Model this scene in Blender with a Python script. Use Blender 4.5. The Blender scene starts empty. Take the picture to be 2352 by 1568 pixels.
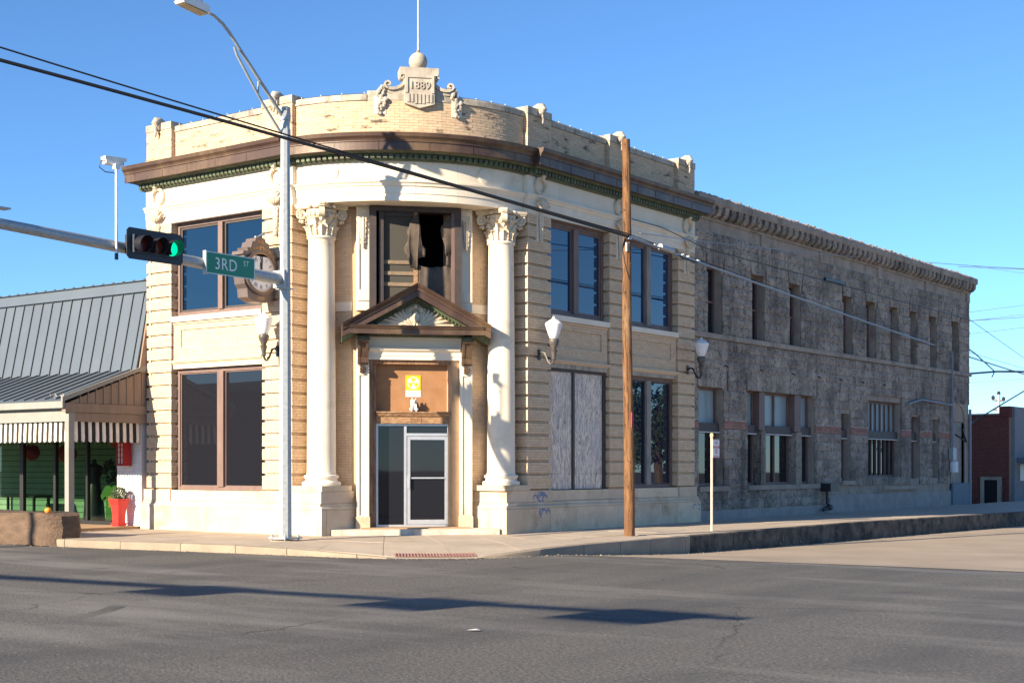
import bpy, bmesh, math, random
from mathutils import Vector, Matrix
random.seed(7)
SC = bpy.context.scene
COL = SC.collection
R = math.radians
# ------------------------------------------------------------------ camera, sky, sun, exposure
YAW = R(36.6)
cd = bpy.data.cameras.new('camera'); cam = bpy.data.objects.new('camera', cd); COL.objects.link(cam)
CAM = Vector((20.11, -23.61, 1.62))
cam.location = CAM; cam.rotation_euler = (R(90), 0, YAW)
cd.lens = 50.0; cd.sensor_width = 36.0; cd.shift_y = (1069 - 784) / 2352
cd.clip_end = 3000; cd.clip_start = 0.1
SC.camera = cam
SUN_EL = R(20.5); SUN_DIR = Vector((math.sin(R(9.8)), math.cos(R(9.8)), 0))      # horizontal travel of the light
wd = bpy.data.worlds.new('World'); SC.world = wd; wd.use_nodes = True
nt = wd.node_tree; bg = nt.nodes['Background']
sky = nt.nodes.new('ShaderNodeTexSky'); sky.sky_type = 'NISHITA'; sky.sun_disc = False
sky.sun_elevation = SUN_EL
sky.sun_rotation = math.atan2(-SUN_DIR.x, -SUN_DIR.y)
sky.altitude = 2600; sky.air_density = 1.0; sky.dust_density = 0.15; sky.ozone_density = 5.5
tin = nt.nodes.new('ShaderNodeMix'); tin.data_type = 'RGBA'; tin.blend_type = 'MULTIPLY'; tin.inputs[0].default_value = 1.; tin.inputs[7].default_value = (.84, .955, .97, 1)
nt.links.new(sky.outputs['Color'], tin.inputs[6]); nt.links.new(tin.outputs[2], bg.inputs['Color']); bg.inputs['Strength'].default_value = 0.086
sd = bpy.data.lights.new('sun', 'SUN'); sun = bpy.data.objects.new('sun', sd); COL.objects.link(sun)
sd.energy = 4.7; sd.angle = R(0.53); sd.color = (1.0, 0.84, 0.62)
sun.location = (-20, -60, 30)
ldir = Vector((SUN_DIR.x * math.cos(SUN_EL), SUN_DIR.y * math.cos(SUN_EL), -math.sin(SUN_EL)))
sun.rotation_euler = ldir.to_track_quat('-Z', 'Y').to_euler()
SC.view_settings.view_transform = 'Standard'; SC.view_settings.look = 'None'
SC.view_settings.exposure = 1.4; SC.view_settings.gamma = 1.0; SC.view_settings.use_curve_mapping = False
# ------------------------------------------------------------------ materials
def mat(name, c1, c2=None, rough=.8, scale=3., bump=0., bscale=60., metal=0., var=0., hue=0.,
        stain=None, streak=None, stain2=None, spec=.5, stretch=(1, 1, 1), detail=6, lo=.35, hi=.65, alpha=None, bdist=.02, shaded_grooves=None, rot=0.):
    m = bpy.data.materials.new(name); m.use_nodes = True
    t = m.node_tree; N = t.nodes; Lk = t.links
    b = N['Principled BSDF']; b.inputs['Roughness'].default_value = rough; b.inputs['Metallic'].default_value = metal
    b.inputs['Specular IOR Level'].default_value = spec
    geo = N.new('ShaderNodeNewGeometry')
    def noise(sc, st=(1, 1, 1), det=6, rgh=.6):
        mp = N.new('ShaderNodeMapping'); mp.inputs['Scale'].default_value = st; mp.inputs['Rotation'].default_value = (0, 0, rot if st != (1, 1, 1) else 0)
        Lk.new(geo.outputs['Position'], mp.inputs['Vector'])
        n = N.new('ShaderNodeTexNoise'); n.inputs['Scale'].default_value = sc; n.inputs['Detail'].default_value = det
        n.inputs['Roughness'].default_value = rgh
        Lk.new(mp.outputs['Vector'], n.inputs['Vector']); return n.outputs['Fac']
    def ramp(f, a, bb):
        r = N.new('ShaderNodeMapRange'); r.inputs['From Min'].default_value = a; r.inputs['From Max'].default_value = bb
        Lk.new(f, r.inputs['Value']); return r.outputs['Result']
    def mix(f, A, B, fac=None, mode='MIX'):
        x = N.new('ShaderNodeMix'); x.data_type = 'RGBA'; x.blend_type = mode
        if f is not None: Lk.new(f, x.inputs[0])
        else: x.inputs[0].default_value = fac
        for i, q in ((6, A), (7, B)):
            if isinstance(q, tuple): x.inputs[i].default_value = (*q, 1)
            else: Lk.new(q, x.inputs[i])
        return x.outputs[2]
    col = c1
    if c2: col = mix(ramp(noise(scale, stretch, detail), lo, hi), c1, c2)
    if var or hue:
        at = N.new('ShaderNodeAttribute'); at.attribute_name = 'var'
        oi = N.new('ShaderNodeObjectInfo')
        ad = N.new('ShaderNodeMath'); ad.operation = 'ADD'; Lk.new(at.outputs['Fac'], ad.inputs[0]); Lk.new(oi.outputs['Random'], ad.inputs[1])
        fr = N.new('ShaderNodeMath'); fr.operation = 'FRACT'; Lk.new(ad.outputs[0], fr.inputs[0])
        mr = N.new('ShaderNodeMapRange'); mr.inputs['To Min'].default_value = 1 - var; mr.inputs['To Max'].default_value = 1 + var
        Lk.new(fr.outputs[0], mr.inputs['Value'])
        hs = N.new('ShaderNodeHueSaturation')
        if hue:
            m2 = N.new('ShaderNodeMath'); m2.operation = 'MULTIPLY'; Lk.new(fr.outputs[0], m2.inputs[0]); m2.inputs[1].default_value = 7.31
            f2 = N.new('ShaderNodeMath'); f2.operation = 'FRACT'; Lk.new(m2.outputs[0], f2.inputs[0])
            m3 = N.new('ShaderNodeMapRange'); m3.inputs['To Min'].default_value = .5 - hue; m3.inputs['To Max'].default_value = .5 + hue
            Lk.new(f2.outputs[0], m3.inputs['Value']); Lk.new(m3.outputs['Result'], hs.inputs['Hue'])
        Lk.new(mr.outputs['Result'], hs.inputs['Value'])
        if isinstance(col, tuple): hs.inputs['Color'].default_value = (*col, 1)
        else: Lk.new(col, hs.inputs['Color'])
        col = hs.outputs['Color']
    for s in (stain, stain2):
        if s:
            c, sc, st, a, bb, amt = s
            f = ramp(noise(sc, st, 8, .65), a, bb)
            mm = N.new('ShaderNodeMath'); mm.operation = 'MULTIPLY'; Lk.new(f, mm.inputs[0]); mm.inputs[1].default_value = amt
            col = mix(mm.outputs[0], col, c)
    if streak:
        c, sc, a, bb, amt = streak
        f = ramp(noise(sc, (1, 1, .09), 8, .7), a, bb)
        mm = N.new('ShaderNodeMath'); mm.operation = 'MULTIPLY'; Lk.new(f, mm.inputs[0]); mm.inputs[1].default_value = amt
        col = mix(mm.outputs[0], col, c)
    crease = None
    if shaded_grooves:        # tooled curving grooves: contour lines of a noise field, used as relief, with its shade painted in as dark colour
        sc, wd, c, amt = shaded_grooves
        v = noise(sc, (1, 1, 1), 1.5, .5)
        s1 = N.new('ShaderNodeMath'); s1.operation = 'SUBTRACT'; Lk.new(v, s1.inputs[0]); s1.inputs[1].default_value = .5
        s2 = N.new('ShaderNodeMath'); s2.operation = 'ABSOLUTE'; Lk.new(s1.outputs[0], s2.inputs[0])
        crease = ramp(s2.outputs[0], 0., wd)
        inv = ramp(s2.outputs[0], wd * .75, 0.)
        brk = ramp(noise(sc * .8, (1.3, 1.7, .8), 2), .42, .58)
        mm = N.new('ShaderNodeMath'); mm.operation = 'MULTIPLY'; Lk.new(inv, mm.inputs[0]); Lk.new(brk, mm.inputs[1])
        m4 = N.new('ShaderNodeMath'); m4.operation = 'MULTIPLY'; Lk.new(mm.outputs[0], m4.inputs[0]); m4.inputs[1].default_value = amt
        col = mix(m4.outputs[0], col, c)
    if isinstance(col, tuple): b.inputs['Base Color'].default_value = (*col, 1)
    else: Lk.new(col, b.inputs['Base Color'])
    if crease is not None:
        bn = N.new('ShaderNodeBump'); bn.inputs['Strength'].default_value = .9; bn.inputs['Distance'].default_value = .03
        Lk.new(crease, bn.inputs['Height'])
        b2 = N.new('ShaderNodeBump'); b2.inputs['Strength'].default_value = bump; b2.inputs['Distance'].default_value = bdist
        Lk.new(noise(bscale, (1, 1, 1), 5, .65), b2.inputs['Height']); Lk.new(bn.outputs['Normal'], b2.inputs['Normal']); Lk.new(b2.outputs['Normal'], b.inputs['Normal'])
    elif bump:
        bn = N.new('ShaderNodeBump'); bn.inputs['Strength'].default_value = bump; bn.inputs['Distance'].default_value = bdist
        Lk.new(noise(bscale, (1, 1, 1), 5, .65), bn.inputs['Height']); Lk.new(bn.outputs['Normal'], b.inputs['Normal'])
    return m
def glass_mat(name, tint=(.012, .016, .022), ior=1.9, rough=.01, wav=.0):
    m = bpy.data.materials.new(name); m.use_nodes = True; b = m.node_tree.nodes['Principled BSDF']
    b.inputs['Base Color'].default_value = (*tint, 1); b.inputs['Roughness'].default_value = rough; b.inputs['IOR'].default_value = ior
    if wav:
        N = m.node_tree.nodes; n = N.new('ShaderNodeTexNoise'); n.inputs['Scale'].default_value = .9; n.inputs['Detail'].default_value = 1
        g = N.new('ShaderNodeNewGeometry'); m.node_tree.links.new(g.outputs['Position'], n.inputs['Vector'])
        bp = N.new('ShaderNodeBump'); bp.inputs['Strength'].default_value = wav; bp.inputs['Distance'].default_value = .02
        m.node_tree.links.new(n.outputs['Fac'], bp.inputs['Height']); m.node_tree.links.new(bp.outputs['Normal'], b.inputs['Normal'])
    return m
def clear_mat(name, tint=(.8, .9, .85), refl=.07):
    m = bpy.data.materials.new(name); m.use_nodes = True; t = m.node_tree; t.nodes.clear()  # thin clear glass
    o = t.nodes.new('ShaderNodeOutputMaterial'); a = t.nodes.new('ShaderNodeBsdfTransparent'); a.inputs[0].default_value = (*tint, 1)
    g = t.nodes.new('ShaderNodeBsdfGlossy'); g.inputs['Roughness'].default_value = .01
    x = t.nodes.new('ShaderNodeMixShader'); x.inputs[0].default_value = refl
    t.links.new(a.outputs[0], x.inputs[1]); t.links.new(g.outputs[0], x.inputs[2]); t.links.new(x.outputs[0], o.inputs[0])
    return m
LIME = mat('limestone', (.80, .71, .58), (.73, .64, .50), .85, 1.3, .25, 90, stain=((.36, .25, .14), .9, (1, 1, 1.4), .60, .78, .55), var=.03)
LIMEB = mat('weathered_limestone', (.64, .53, .39), (.54, .43, .30), .9, 1.6, .5, 70, var=.10, hue=.008,
            stain=((.30, .19, .09), 1.1, (1, 1, 1), .55, .72, .7), stain2=((.26, .24, .23), 2.2, (1, 1, 1.6), .60, .75, .45))
COPING = mat('sooty_coping_stone', (.50, .44, .35), (.34, .30, .25), .9, 3.5, .4, 60, var=.08, stain=((.06, .055, .05), 3.2, (1, 1, .5), .50, .72, .85))
BRICK = mat('buff_brick', (.655, .49, .33), (.585, .43, .28), .85, 9., .25, 120, var=.06, hue=.006)
BRICKP = mat('sooty_buff_brick', (.62, .46, .305), (.55, .40, .255), .85, 9., .3, 120, var=.08, hue=.008,
             stain=((.035, .03, .028), 1.9, (1, 1, 3.2), .57, .66, .85))
MORTAR = mat('mortar', (.44, .31, .195), (.38, .265, .165), .95, 6.)
COPPER = mat('brown_copper', (.085, .05, .036), (.058, .032, .025), .45, 1.4, .15, 30, metal=.15, stain=((.20, .13, .07), 1.0, (1, 1, .6), .46, .64, .65),
             streak=((.22, .20, .18), 5., .60, .74, .4))
COPPERG = mat('green_copper', (.10, .145, .085), (.075, .075, .045), .6, 5., .2, 40, metal=.1, stain=((.05, .04, .03), 3., (1, 1, 1), .5, .7, .7))
CAPST = mat('carved_stone', (.72, .61, .46), (.62, .51, .37), .85, 4., .3, 80, stain=((.25, .18, .11), 3., (1, 1, 1), .58, .75, .5))
SHIELDST = mat('grey_carved_stone', (.50, .45, .37), (.36, .32, .265), .9, 3., .4, 60, stain=((.10, .09, .08), 2.5, (1, 1, .6), .56, .74, .6))
STONE = mat('grey_rock_face', (.43, .355, .285), (.32, .265, .215), .92, 1.5, .6, 22, var=.16, hue=.01, bdist=.05, shaded_grooves=(4.6, .055, (.07, .06, .05), .85),
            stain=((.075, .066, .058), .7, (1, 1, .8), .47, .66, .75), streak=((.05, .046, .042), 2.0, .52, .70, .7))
STONES = mat('grey_dressed_stone', (.40, .325, .26), (.30, .245, .20), .9, 2.5, .5, 60, var=.06, stain=((.05, .046, .042), 1.2, (1, 1, .6), .52, .72, .65),
             streak=((.05, .046, .045), 2.8, .56, .72, .5))
PLAST = mat('smeared_render', (.40, .36, .33), (.29, .265, .245), .95, 2.2, .8, 25, bdist=.05, stain=((.33, .31, .29), 1.6, (1, 1, 1.5), .5, .66, .5))
REDBR = mat('red_brick', (.34, .185, .14), (.28, .15, .115), .9, 8., .3, 90, var=.2, hue=.01)
DREDBR = mat('dark_red_brick', (.16, .04, .034), (.12, .028, .025), .9, 4., .3, 90, var=.12)
CHALK = mat('flaking_white_paint', (.70, .68, .66), (.5, .48, .45), .9, 12.)
WOODF = mat('mauve_painted_wood', (.185, .12, .102), (.145, .092, .08), .6, 6., .15, 80, stretch=(1, 1, .3))
WOODP = mat('peeling_brown_wood', (.33, .20, .115), (.17, .085, .05), .8, 11., .5, 60, stretch=(1, 1, .25), streak=((.55, .46, .36), 14., .58, .68, .5))
WOODH = mat('peeling_lintel_wood', (.40, .24, .12), (.20, .10, .055), .8, 9., .5, 60, stretch=(1, 1, 3.), stain=((.66, .56, .44), 11., (.5, .5, 3), .60, .68, .6))
WOODG = mat('bare_grey_wood', (.34, .30, .26), (.17, .19, .17), .85, 14., .5, 60, stretch=(1, 1, .15))
DARKF = mat('dark_window_frame', (.06, .045, .042), (.045, .035, .033), .6, 5.)
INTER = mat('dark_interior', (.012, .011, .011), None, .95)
GLASS = glass_mat('blue_film_glass', (.0, .034, .095), 1.65, .012, .05)  # blue base colour stands in for reflected sky
GLASSU = glass_mat('window_glass', (.001, .011, .034), 1.75, .012, .06)  # weaker blue copy, sky reflection likewise put into the base colour
GLASSL = glass_mat('dusty_window_glass', (.012, .013, .018), 1.5, .02, .05)
GLASSP = mat('frosted_pane', (.22, .30, .33), (.30, .38, .40), .35, 1.2, stretch=(1, 1, .2), streak=((.08, .13, .17), 5., .5, .7, .6))
ALU = mat('aluminium', (.62, .62, .63), (.55, .55, .56), .35, 8., metal=.55)
WHITEP = mat('white_paint', (.80, .79, .77), (.74, .73, .70), .6, 4.)
OSB = mat('weathered_osb', (.84, .71, .58), (.52, .445, .40), .9, 16., .5, 40, stretch=(1, 1, .22), detail=3, lo=.40, hi=.60,
          stain=((.20, .165, .15), 30., (1, 1, .25), .55, .60, .85), stain2=((.55, .51, .50), 1.0, (1, 1, 1), .5, .66, .45))
PANELB = mat('orange_brown_board', (.36, .185, .085), (.30, .145, .062), .8, 2.5, .2, 30, stain=((.24, .10, .04), 5., (.5, .5, 4), .60, .68, .6))
SIGNO = mat('sign_orange', (.93, .47, .0), None, .5)
SIGNW = mat('sign_white', (.82, .82, .82), (.74, .74, .75), .5, 6.)
SIGNS = mat('sign_silver', (.52, .53, .55), None, .5)
GREENS = mat('sign_green', (.0, .215, .125), None, .45)
REDS = mat('sign_red', (.55, .03, .06), None, .5)
BLACK = mat('black_metal', (.018, .018, .02), None, .45)
BLACKP = mat('black_backplate', (.012, .014, .022), (.02, .022, .03), .5, 3., streak=((.16, .16, .17), 9., .66, .76, .4))
GALV = mat('galvanised_steel', (.42, .445, .46), (.33, .355, .37), .5, 14., .1, 60, metal=.35)
LAMPI = mat('lamp_iron', (.13, .115, .105), (.09, .08, .075), .5, 9., metal=.3)
LAMPB = mat('black_lamp_iron', (.016, .02, .028), (.022, .026, .034), .5, 9., metal=.2)
GLOBE = mat('frosted_acrylic', (.80, .80, .80), None, .3)
GLOBE.node_tree.nodes['Principled BSDF'].inputs['Subsurface Weight'].default_value = .6
GLOBE.node_tree.nodes['Principled BSDF'].inputs['Subsurface Radius'].default_value = (.15, .15, .15)
CONC = mat('sidewalk_concrete', (.48, .40, .315), (.41, .34, .265), .92, 1.2, .4, 150, var=.06, stain=((.33, .26, .19), .7, (1, 1, 1), .52, .70, .5), stain2=((.20, .16, .12), 5., (1, 1, 1), .66, .74, .35))
KERBM = mat('kerb_concrete', (.33, .27, .20), (.26, .21, .16), .92, 2., .5, 90, var=.07, stain=((.20, .16, .12), 1.8, (1, 1, .7), .55, .72, .5))
KERBO = mat('old_black_stained_kerb', (.16, .13, .10), (.045, .04, .035), .95, 2.3, .9, 24, lo=.35, hi=.6, bdist=.06, stain=((.34, .29, .23), 7., (1, 1, .8), .60, .68, .7), streak=((.26, .22, .18), 1.4, .58, .72, .5))
BEIGE = mat('dusty_concrete_street', (.40, .325, .245), (.34, .275, .205), .92, .5, .4, 120, stain=((.27, .21, .16), .35, (1, 1, 1), .48, .68, .55))
COPPERP = mat('purple_grey_rust', (.2, .15, .14), None, .7)
TACT = mat('faded_red_tactile', (.26, .12, .105), (.34, .20, .165), .85, 7., .2, 60)
STEPM = mat('worn_white_step', (.60, .55, .47), (.46, .40, .33), .9, 4., .4, 60, stain=((.25, .2, .16), 3., (1, 1, 1), .56, .72, .6))
WOODU = mat('utility_pole_wood', (.24, .12, .05), (.15, .07, .03), .88, 16., .7, 45, stretch=(1, 1, .12), lo=.4, hi=.6, stain=((.26, .18, .11), 1.2, (1, 1, .5), .54, .68, .5), stain2=((.045, .022, .012), 22., (1, 1, .14), .55, .61, .9), bdist=.04)
ROOFM = mat('grey_metal_roof', (.105, .132, .165), (.092, .118, .15), .5, .7, metal=.1, spec=.3)
ROOFS = mat('grey_roof_seam', (.07, .08, .09), None, .55)
BROWNB = mat('grey_brown_board', (.27, .20, .155), (.22, .165, .125), .8, 5., .2, 50, stretch=(1, 1, .2))
GREYB = mat('grey_painted_beam', (.27, .27, .25), (.235, .235, .22), .75, 4., .15, 60)
CLOTHW = mat('white_awning_cloth', (.80, .76, .70), (.72, .66, .60), .9, 6.)
CLOTHB = mat('black_awning_cloth', (.012, .011, .012), (.03, .027, .025), .9, 6.)
WBRICK = mat('white_painted_brick', (.80, .78, .77), (.70, .68, .68), .75, 8., .3, 60, var=.05)
WMORT = mat('white_mortar', (.50, .47, .46), None, .9)
GREENB = mat('mint_green_board', (.24, .36, .235), (.20, .31, .20), .7, 3.)
REDP = mat('red_plastic', (.72, .03, .025), (.62, .025, .02), .45, 3.)
REDL = mat('red_lacquer', (.36, .008, .008), (.26, .006, .006), .4, 3.)
LEAF = mat('topiary_leaf', (.10, .15, .07), (.05, .085, .035), .6, 30., var=.5)
LEAFT = mat('tree_leaf', (.055, .085, .03), (.035, .06, .02), .7, 2., var=.5)
BARK = mat('bark', (.14, .10, .07), (.09, .065, .045), .95, 8., .8, 30)
PLANT = mat('brown_cast_stone', (.16, .105, .07), (.10, .066, .046), .9, 2.4, .7, 14, stretch=(1, 1, 3.), bdist=.08, stain=((.10, .07, .05), 2., (1, 1, 3), .5, .7, .5))
CLOCKB = mat('bronze_clock_case', (.16, .125, .115), (.13, .10, .092), .45, 5., metal=.3)
GOLD = mat('gold_paint', (.52, .30, .12), None, .4, metal=.3)
CLOCKW = mat('clock_dial', (.80, .80, .80), (.72, .75, .80), .4, 3.)
FAB = mat('brown_curtain_cloth', (.105, .080, .064), (.075, .058, .047), .95, 5., .4, 200)
SCREEN = mat('insect_screen', (.060, .056, .046), (.05, .047, .038), .8, 60.)
SLATW = mat('raw_timber', (.24, .175, .115), (.18, .13, .085), .8, 10.)
BLUEP = mat('blue_spray_paint', (.12, .17, .34), (.22, .25, .36), .8, 8.)
CABLE = mat('black_cable', (.012, .012, .014), None, .6)
CABLEG = mat('grey_cable', (.22, .25, .30), None, .5)
ORANGE = mat('orange_rind', (.85, .28, .02), None, .5)
SHIRT = mat('green_cotton', (.07, .17, .035), (.06, .14, .03), .9, 6.)
BLUED = mat('blue_grey_door', (.13, .17, .21), (.10, .135, .17), .7, 3., stain=((.22, .25, .28), 1.5, (1, 1, 1), .55, .7, .5))
AGG = mat('tan_aggregate_paving', (.45, .30, .17), (.36, .24, .135), .95, 40., .4, 80)
WHITEL = mat('road_paint', (.55, .53, .50), (.25, .24, .23), .8, 9., lo=.40, hi=.55)
def asphalt():
    m = mat('asphalt', (.054, .052, .048), (.160, .152, .138), .9, 24., 1., 30, stain=((.050, .050, .052), .30, (1.0, .28, 1), .46, .60, .62), stain2=((.24, .23, .21), .40, (.30, 1.3, 1), .50, .68, .6), detail=9, lo=.36, hi=.64, bdist=.015, rot=-YAW)
    t = m.node_tree; N = t.nodes; Lk = t.links; b = N['Principled BSDF']; src = b.inputs['Base Color'].links[0].from_socket
    geo = [n for n in N if n.bl_idname == 'ShaderNodeNewGeometry'][0]
    def node(k, **kw):
        n = N.new(k)
        for a_, v_ in kw.items(): setattr(n, a_, v_)
        return n
    def mr(f, a_, b_): r = node('ShaderNodeMapRange'); r.inputs['From Min'].default_value = a_; r.inputs['From Max'].default_value = b_; Lk.new(f, r.inputs['Value']); return r.outputs['Result']
    def mul(a_, b_):
        q = node('ShaderNodeMath', operation='MULTIPLY'); Lk.new(a_, q.inputs[0])
        if isinstance(b_, float): q.inputs[1].default_value = b_
        else: Lk.new(b_, q.inputs[1])
        return q.outputs[0]
    def mixc(f, A, c): x = node('ShaderNodeMix', data_type='RGBA'); Lk.new(f, x.inputs[0]); Lk.new(A, x.inputs[6]); x.inputs[7].default_value = (*c, 1); return x.outputs[2]
    # hairline cracks, warped cell edges that come and go
    wn = node('ShaderNodeTexNoise'); wn.inputs['Scale'].default_value = 1.3; wn.inputs['Detail'].default_value = 4; Lk.new(geo.outputs['Position'], wn.inputs['Vector'])
    va = node('ShaderNodeVectorMath', operation='MULTIPLY_ADD'); Lk.new(wn.outputs['Color'], va.inputs[0]); va.inputs[1].default_value = (.9, .9, 0); Lk.new(geo.outputs['Position'], va.inputs[2])
    vo = node('ShaderNodeTexVoronoi', feature='DISTANCE_TO_EDGE'); vo.inputs['Scale'].default_value = .17; Lk.new(va.outputs[0], vo.inputs['Vector'])
    gate = node('ShaderNodeTexNoise'); gate.inputs['Scale'].default_value = .21; Lk.new(geo.outputs['Position'], gate.inputs['Vector'])
    col = mixc(mul(mul(mr(vo.outputs['Distance'], .0042, .0012), mr(gate.outputs['Fac'], .46, .56)), .75), src, (.022, .022, .023))
    # oil spots
    vs_ = node('ShaderNodeTexVoronoi'); vs_.inputs['Scale'].default_value = .62; vs_.inputs['Randomness'].default_value = 1.; Lk.new(va.outputs[0], vs_.inputs['Vector'])
    col = mixc(mul(mr(vs_.outputs['Distance'], .16, .03), .5), col, (.035, .035, .037))
    # pale stone chips
    vc_ = node('ShaderNodeTexVoronoi'); vc_.inputs['Scale'].default_value = 7.; Lk.new(geo.outputs['Position'], vc_.inputs['Vector'])
    col = mixc(mul(mr(vc_.outputs['Distance'], .10, .05), .8), col, (.34, .32, .29))
    Lk.new(col, b.inputs['Base Color']); return m
ASPH = asphalt()
# ------------------------------------------------------------------ mesh helpers
class MB:
    def __init__(s): s.v = []; s.f = []; s.a = []; s.hasvar = False
    def add(s, vs, fs, var=0.):
        n = len(s.v); s.v += [tuple(p) for p in vs]; s.f += [tuple(i + n for i in f) for f in fs]; s.a += [var] * len(fs)
        if var: s.hasvar = True
        return s
    def hexa(s, p, var=0.):           # 8 corners: bottom 4 (ccw from above), top 4
        return s.add(p, [(3, 2, 1, 0), (4, 5, 6, 7), (0, 1, 5, 4), (1, 2, 6, 5), (2, 3, 7, 6), (3, 0, 4, 7)], var)
    def box(s, x0, x1, y0, y1, z0, z1, var=0.):
        if x0 > x1: x0, x1 = x1, x0
        if y0 > y1: y0, y1 = y1, y0
        return s.hexa([(x0, y0, z0), (x1, y0, z0), (x1, y1, z0), (x0, y1, z0), (x0, y0, z1), (x1, y0, z1), (x1, y1, z1), (x0, y1, z1)], var)
    def tube(s, path, r, n=8, cap=True):
        P = [Vector(p) for p in path]; rr = r if isinstance(r, (list, tuple)) else [r] * len(P)
        vs = []; fs = []; up = None
        for i, p in enumerate(P):
            t = (P[min(i + 1, len(P) - 1)] - P[max(i - 1, 0)]).normalized()
            if up is None: up = Vector((0, 0, 1)) if abs(t.z) < .9 else Vector((1, 0, 0))
            a = up - t * up.dot(t)
            if a.length < 1e-4: a = t.orthogonal()
            a.normalize(); b = t.cross(a); up = a
            for k in range(n):
                q = 2 * math.pi * k / n; vs.append(p + (a * math.cos(q) + b * math.sin(q)) * rr[i])
        for i in range(len(P) - 1):
            for k in range(n): fs.append((i * n + k, i * n + (k + 1) % n, (i + 1) * n + (k + 1) % n, (i + 1) * n + k))
        if cap: fs.append(tuple(range(n))[::-1]); fs.append(tuple((len(P) - 1) * n + k for k in range(n)))
        return s.add(vs, fs)
    def lathe(s, prof, c=(0, 0, 0), n=24, ph=0.):
        vs = []; fs = []
        for r, z in prof:
            for k in range(n):
                q = 2 * math.pi * k / n + ph; vs.append((c[0] + r * math.cos(q), c[1] + r * math.sin(q), c[2] + z))
        for i in range(len(prof) - 1):
            for k in range(n): fs.append((i * n + k, i * n + (k + 1) % n, (i + 1) * n + (k + 1) % n, (i + 1) * n + k))
        fs.append(tuple(range(n))[::-1]); fs.append(tuple((len(prof) - 1) * n + k for k in range(n)))
        return s.add(vs, fs)
    def ell(s, c, r, M3=None, n=8, m=5, var=0.):    # ellipsoid
        vs = []; fs = []
        for i in range(m + 1):
            t = math.pi * i / m
            for k in range(n):
                q = 2 * math.pi * k / n
                v = Vector((r[0] * math.sin(t) * math.cos(q), r[1] * math.sin(t) * math.sin(q), r[2] * math.cos(t)))
                if M3 is not None: v = M3 @ v
                vs.append((c[0] + v.x, c[1] + v.y, c[2] + v.z))
        for i in range(m):
            for k in range(n): fs.append((i * n + k, (i + 1) * n + k, (i + 1) * n + (k + 1) % n, i * n + (k + 1) % n))
        return s.add(vs, fs, var)
    def prism(s, poly, fn, d0, d1, var=0.):    # poly: 2D ccw outline, fn(a,b,d)->xyz
        n = len(poly); vs = [fn(a, b, d0) for a, b in poly] + [fn(a, b, d1) for a, b in poly]
        fs = [tuple(range(n))[::-1], tuple(range(n, 2 * n))] + [(i, (i + 1) % n, n + (i + 1) % n, n + i) for i in range(n)]
        return s.add(vs, fs, var)
    def mesh(s, name, smooth=False):
        me = bpy.data.meshes.new(name); me.from_pydata(s.v, [], s.f)
        if s.hasvar:
            at = me.attributes.new('var', 'FLOAT', 'FACE'); at.data.foreach_set('value', s.a)
        bm = bmesh.new(); bm.from_mesh(me); bmesh.ops.recalc_face_normals(bm, faces=bm.faces); bm.to_mesh(me); bm.free()
        if smooth:
            me.polygons.foreach_set('use_smooth', [True] * len(me.polygons))
            me.set_sharp_from_angle(angle=R(40))
        return me
    def obj(s, name, m, parent=None, smooth=False, **kw):
        return link(name, s.mesh(name, smooth), m, parent, **kw)
def link(name, me, m, parent=None, loc=None, rotz=None, mtx=None, **kw):
    o = bpy.data.objects.new(name, me); COL.objects.link(o)
    if m and me and not me.materials: me.materials.append(m)
    if parent: o.parent = parent
    if loc: o.location = loc
    if rotz is not None: o.rotation_euler = (0, 0, rotz)
    if mtx is not None: o.matrix_world = mtx
    for k, v in kw.items(): o[k] = v
    return o
def thing(name, label, cat, loc=(0, 0, 0), group=None, rotz=0):
    o = bpy.data.objects.new(name, None); COL.objects.link(o); o.location = loc; o.rotation_euler = (0, 0, rotz)
    o.empty_display_size = .2; o['label'] = label; o['category'] = cat
    if group: o['group'] = group
    return o
def copy_tree(o, parent=None):
    c = o.copy(); COL.objects.link(c); c.parent = parent
    for ch in list(o.children): copy_tree(ch, c)
    return c
def stone_wall_box(*a): return MB().box(*a)
def bevel_box_mesh(name, l, d, h, bv):
    mb = MB()
    x, y, z = l / 2, d / 2, h / 2
    # chamfered front face (outward -y), 20-odd triangles
    f = [(-x + bv, -y, -z + bv), (x - bv, -y, -z + bv), (x - bv, -y, z - bv), (-x + bv, -y, z - bv)]
    g = [(-x, -y + bv, -z), (x, -y + bv, -z), (x, -y + bv, z), (-x, -y + bv, z)]
    k = [(-x, y, -z), (x, y, -z), (x, y, z), (-x, y, z)]
    fs = [(0, 1, 2, 3)]
    for i in range(4):
        j = (i + 1) % 4; fs += [(i, 4 + i, 4 + j, j), (4 + i, 8 + i, 8 + j, 4 + j)]
    fs.append((11, 10, 9, 8))
    mb.add(f + g + k, fs); return mb.mesh(name)
class Line:          # straight facade: origin (x,y) at u=0, running at angle ang; outward is right-hand side (-normal)
    def __init__(s, ox, oy, ang): s.o = (ox, oy); s.a = ang; s.c = math.cos(ang); s.s = math.sin(ang); s.curved = False
    def pt(s, u, w, z): return (s.o[0] + u * s.c + w * s.s, s.o[1] + u * s.s - w * s.c, z)
    def ang(s, u): return s.a
class Arc:           # quarter round corner, u measured in radians*RR
    def __init__(s, cx, cy, rr): s.cx = cx; s.cy = cy; s.r = rr; s.curved = True
    def pt(s, u, w, z):
        p = u / s.r; return (s.cx + (s.r + w) * math.sin(p), s.cy - (s.r + w) * math.cos(p), z)
    def ang(s, u): return u / s.r
def stations(mp, u0, u1, step=.12):
    if not mp.curved: return [u0, u1]
    n = max(1, int(math.ceil((u1 - u0) / step))); return [u0 + (u1 - u0) * i / n for i in range(n + 1)]
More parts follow.
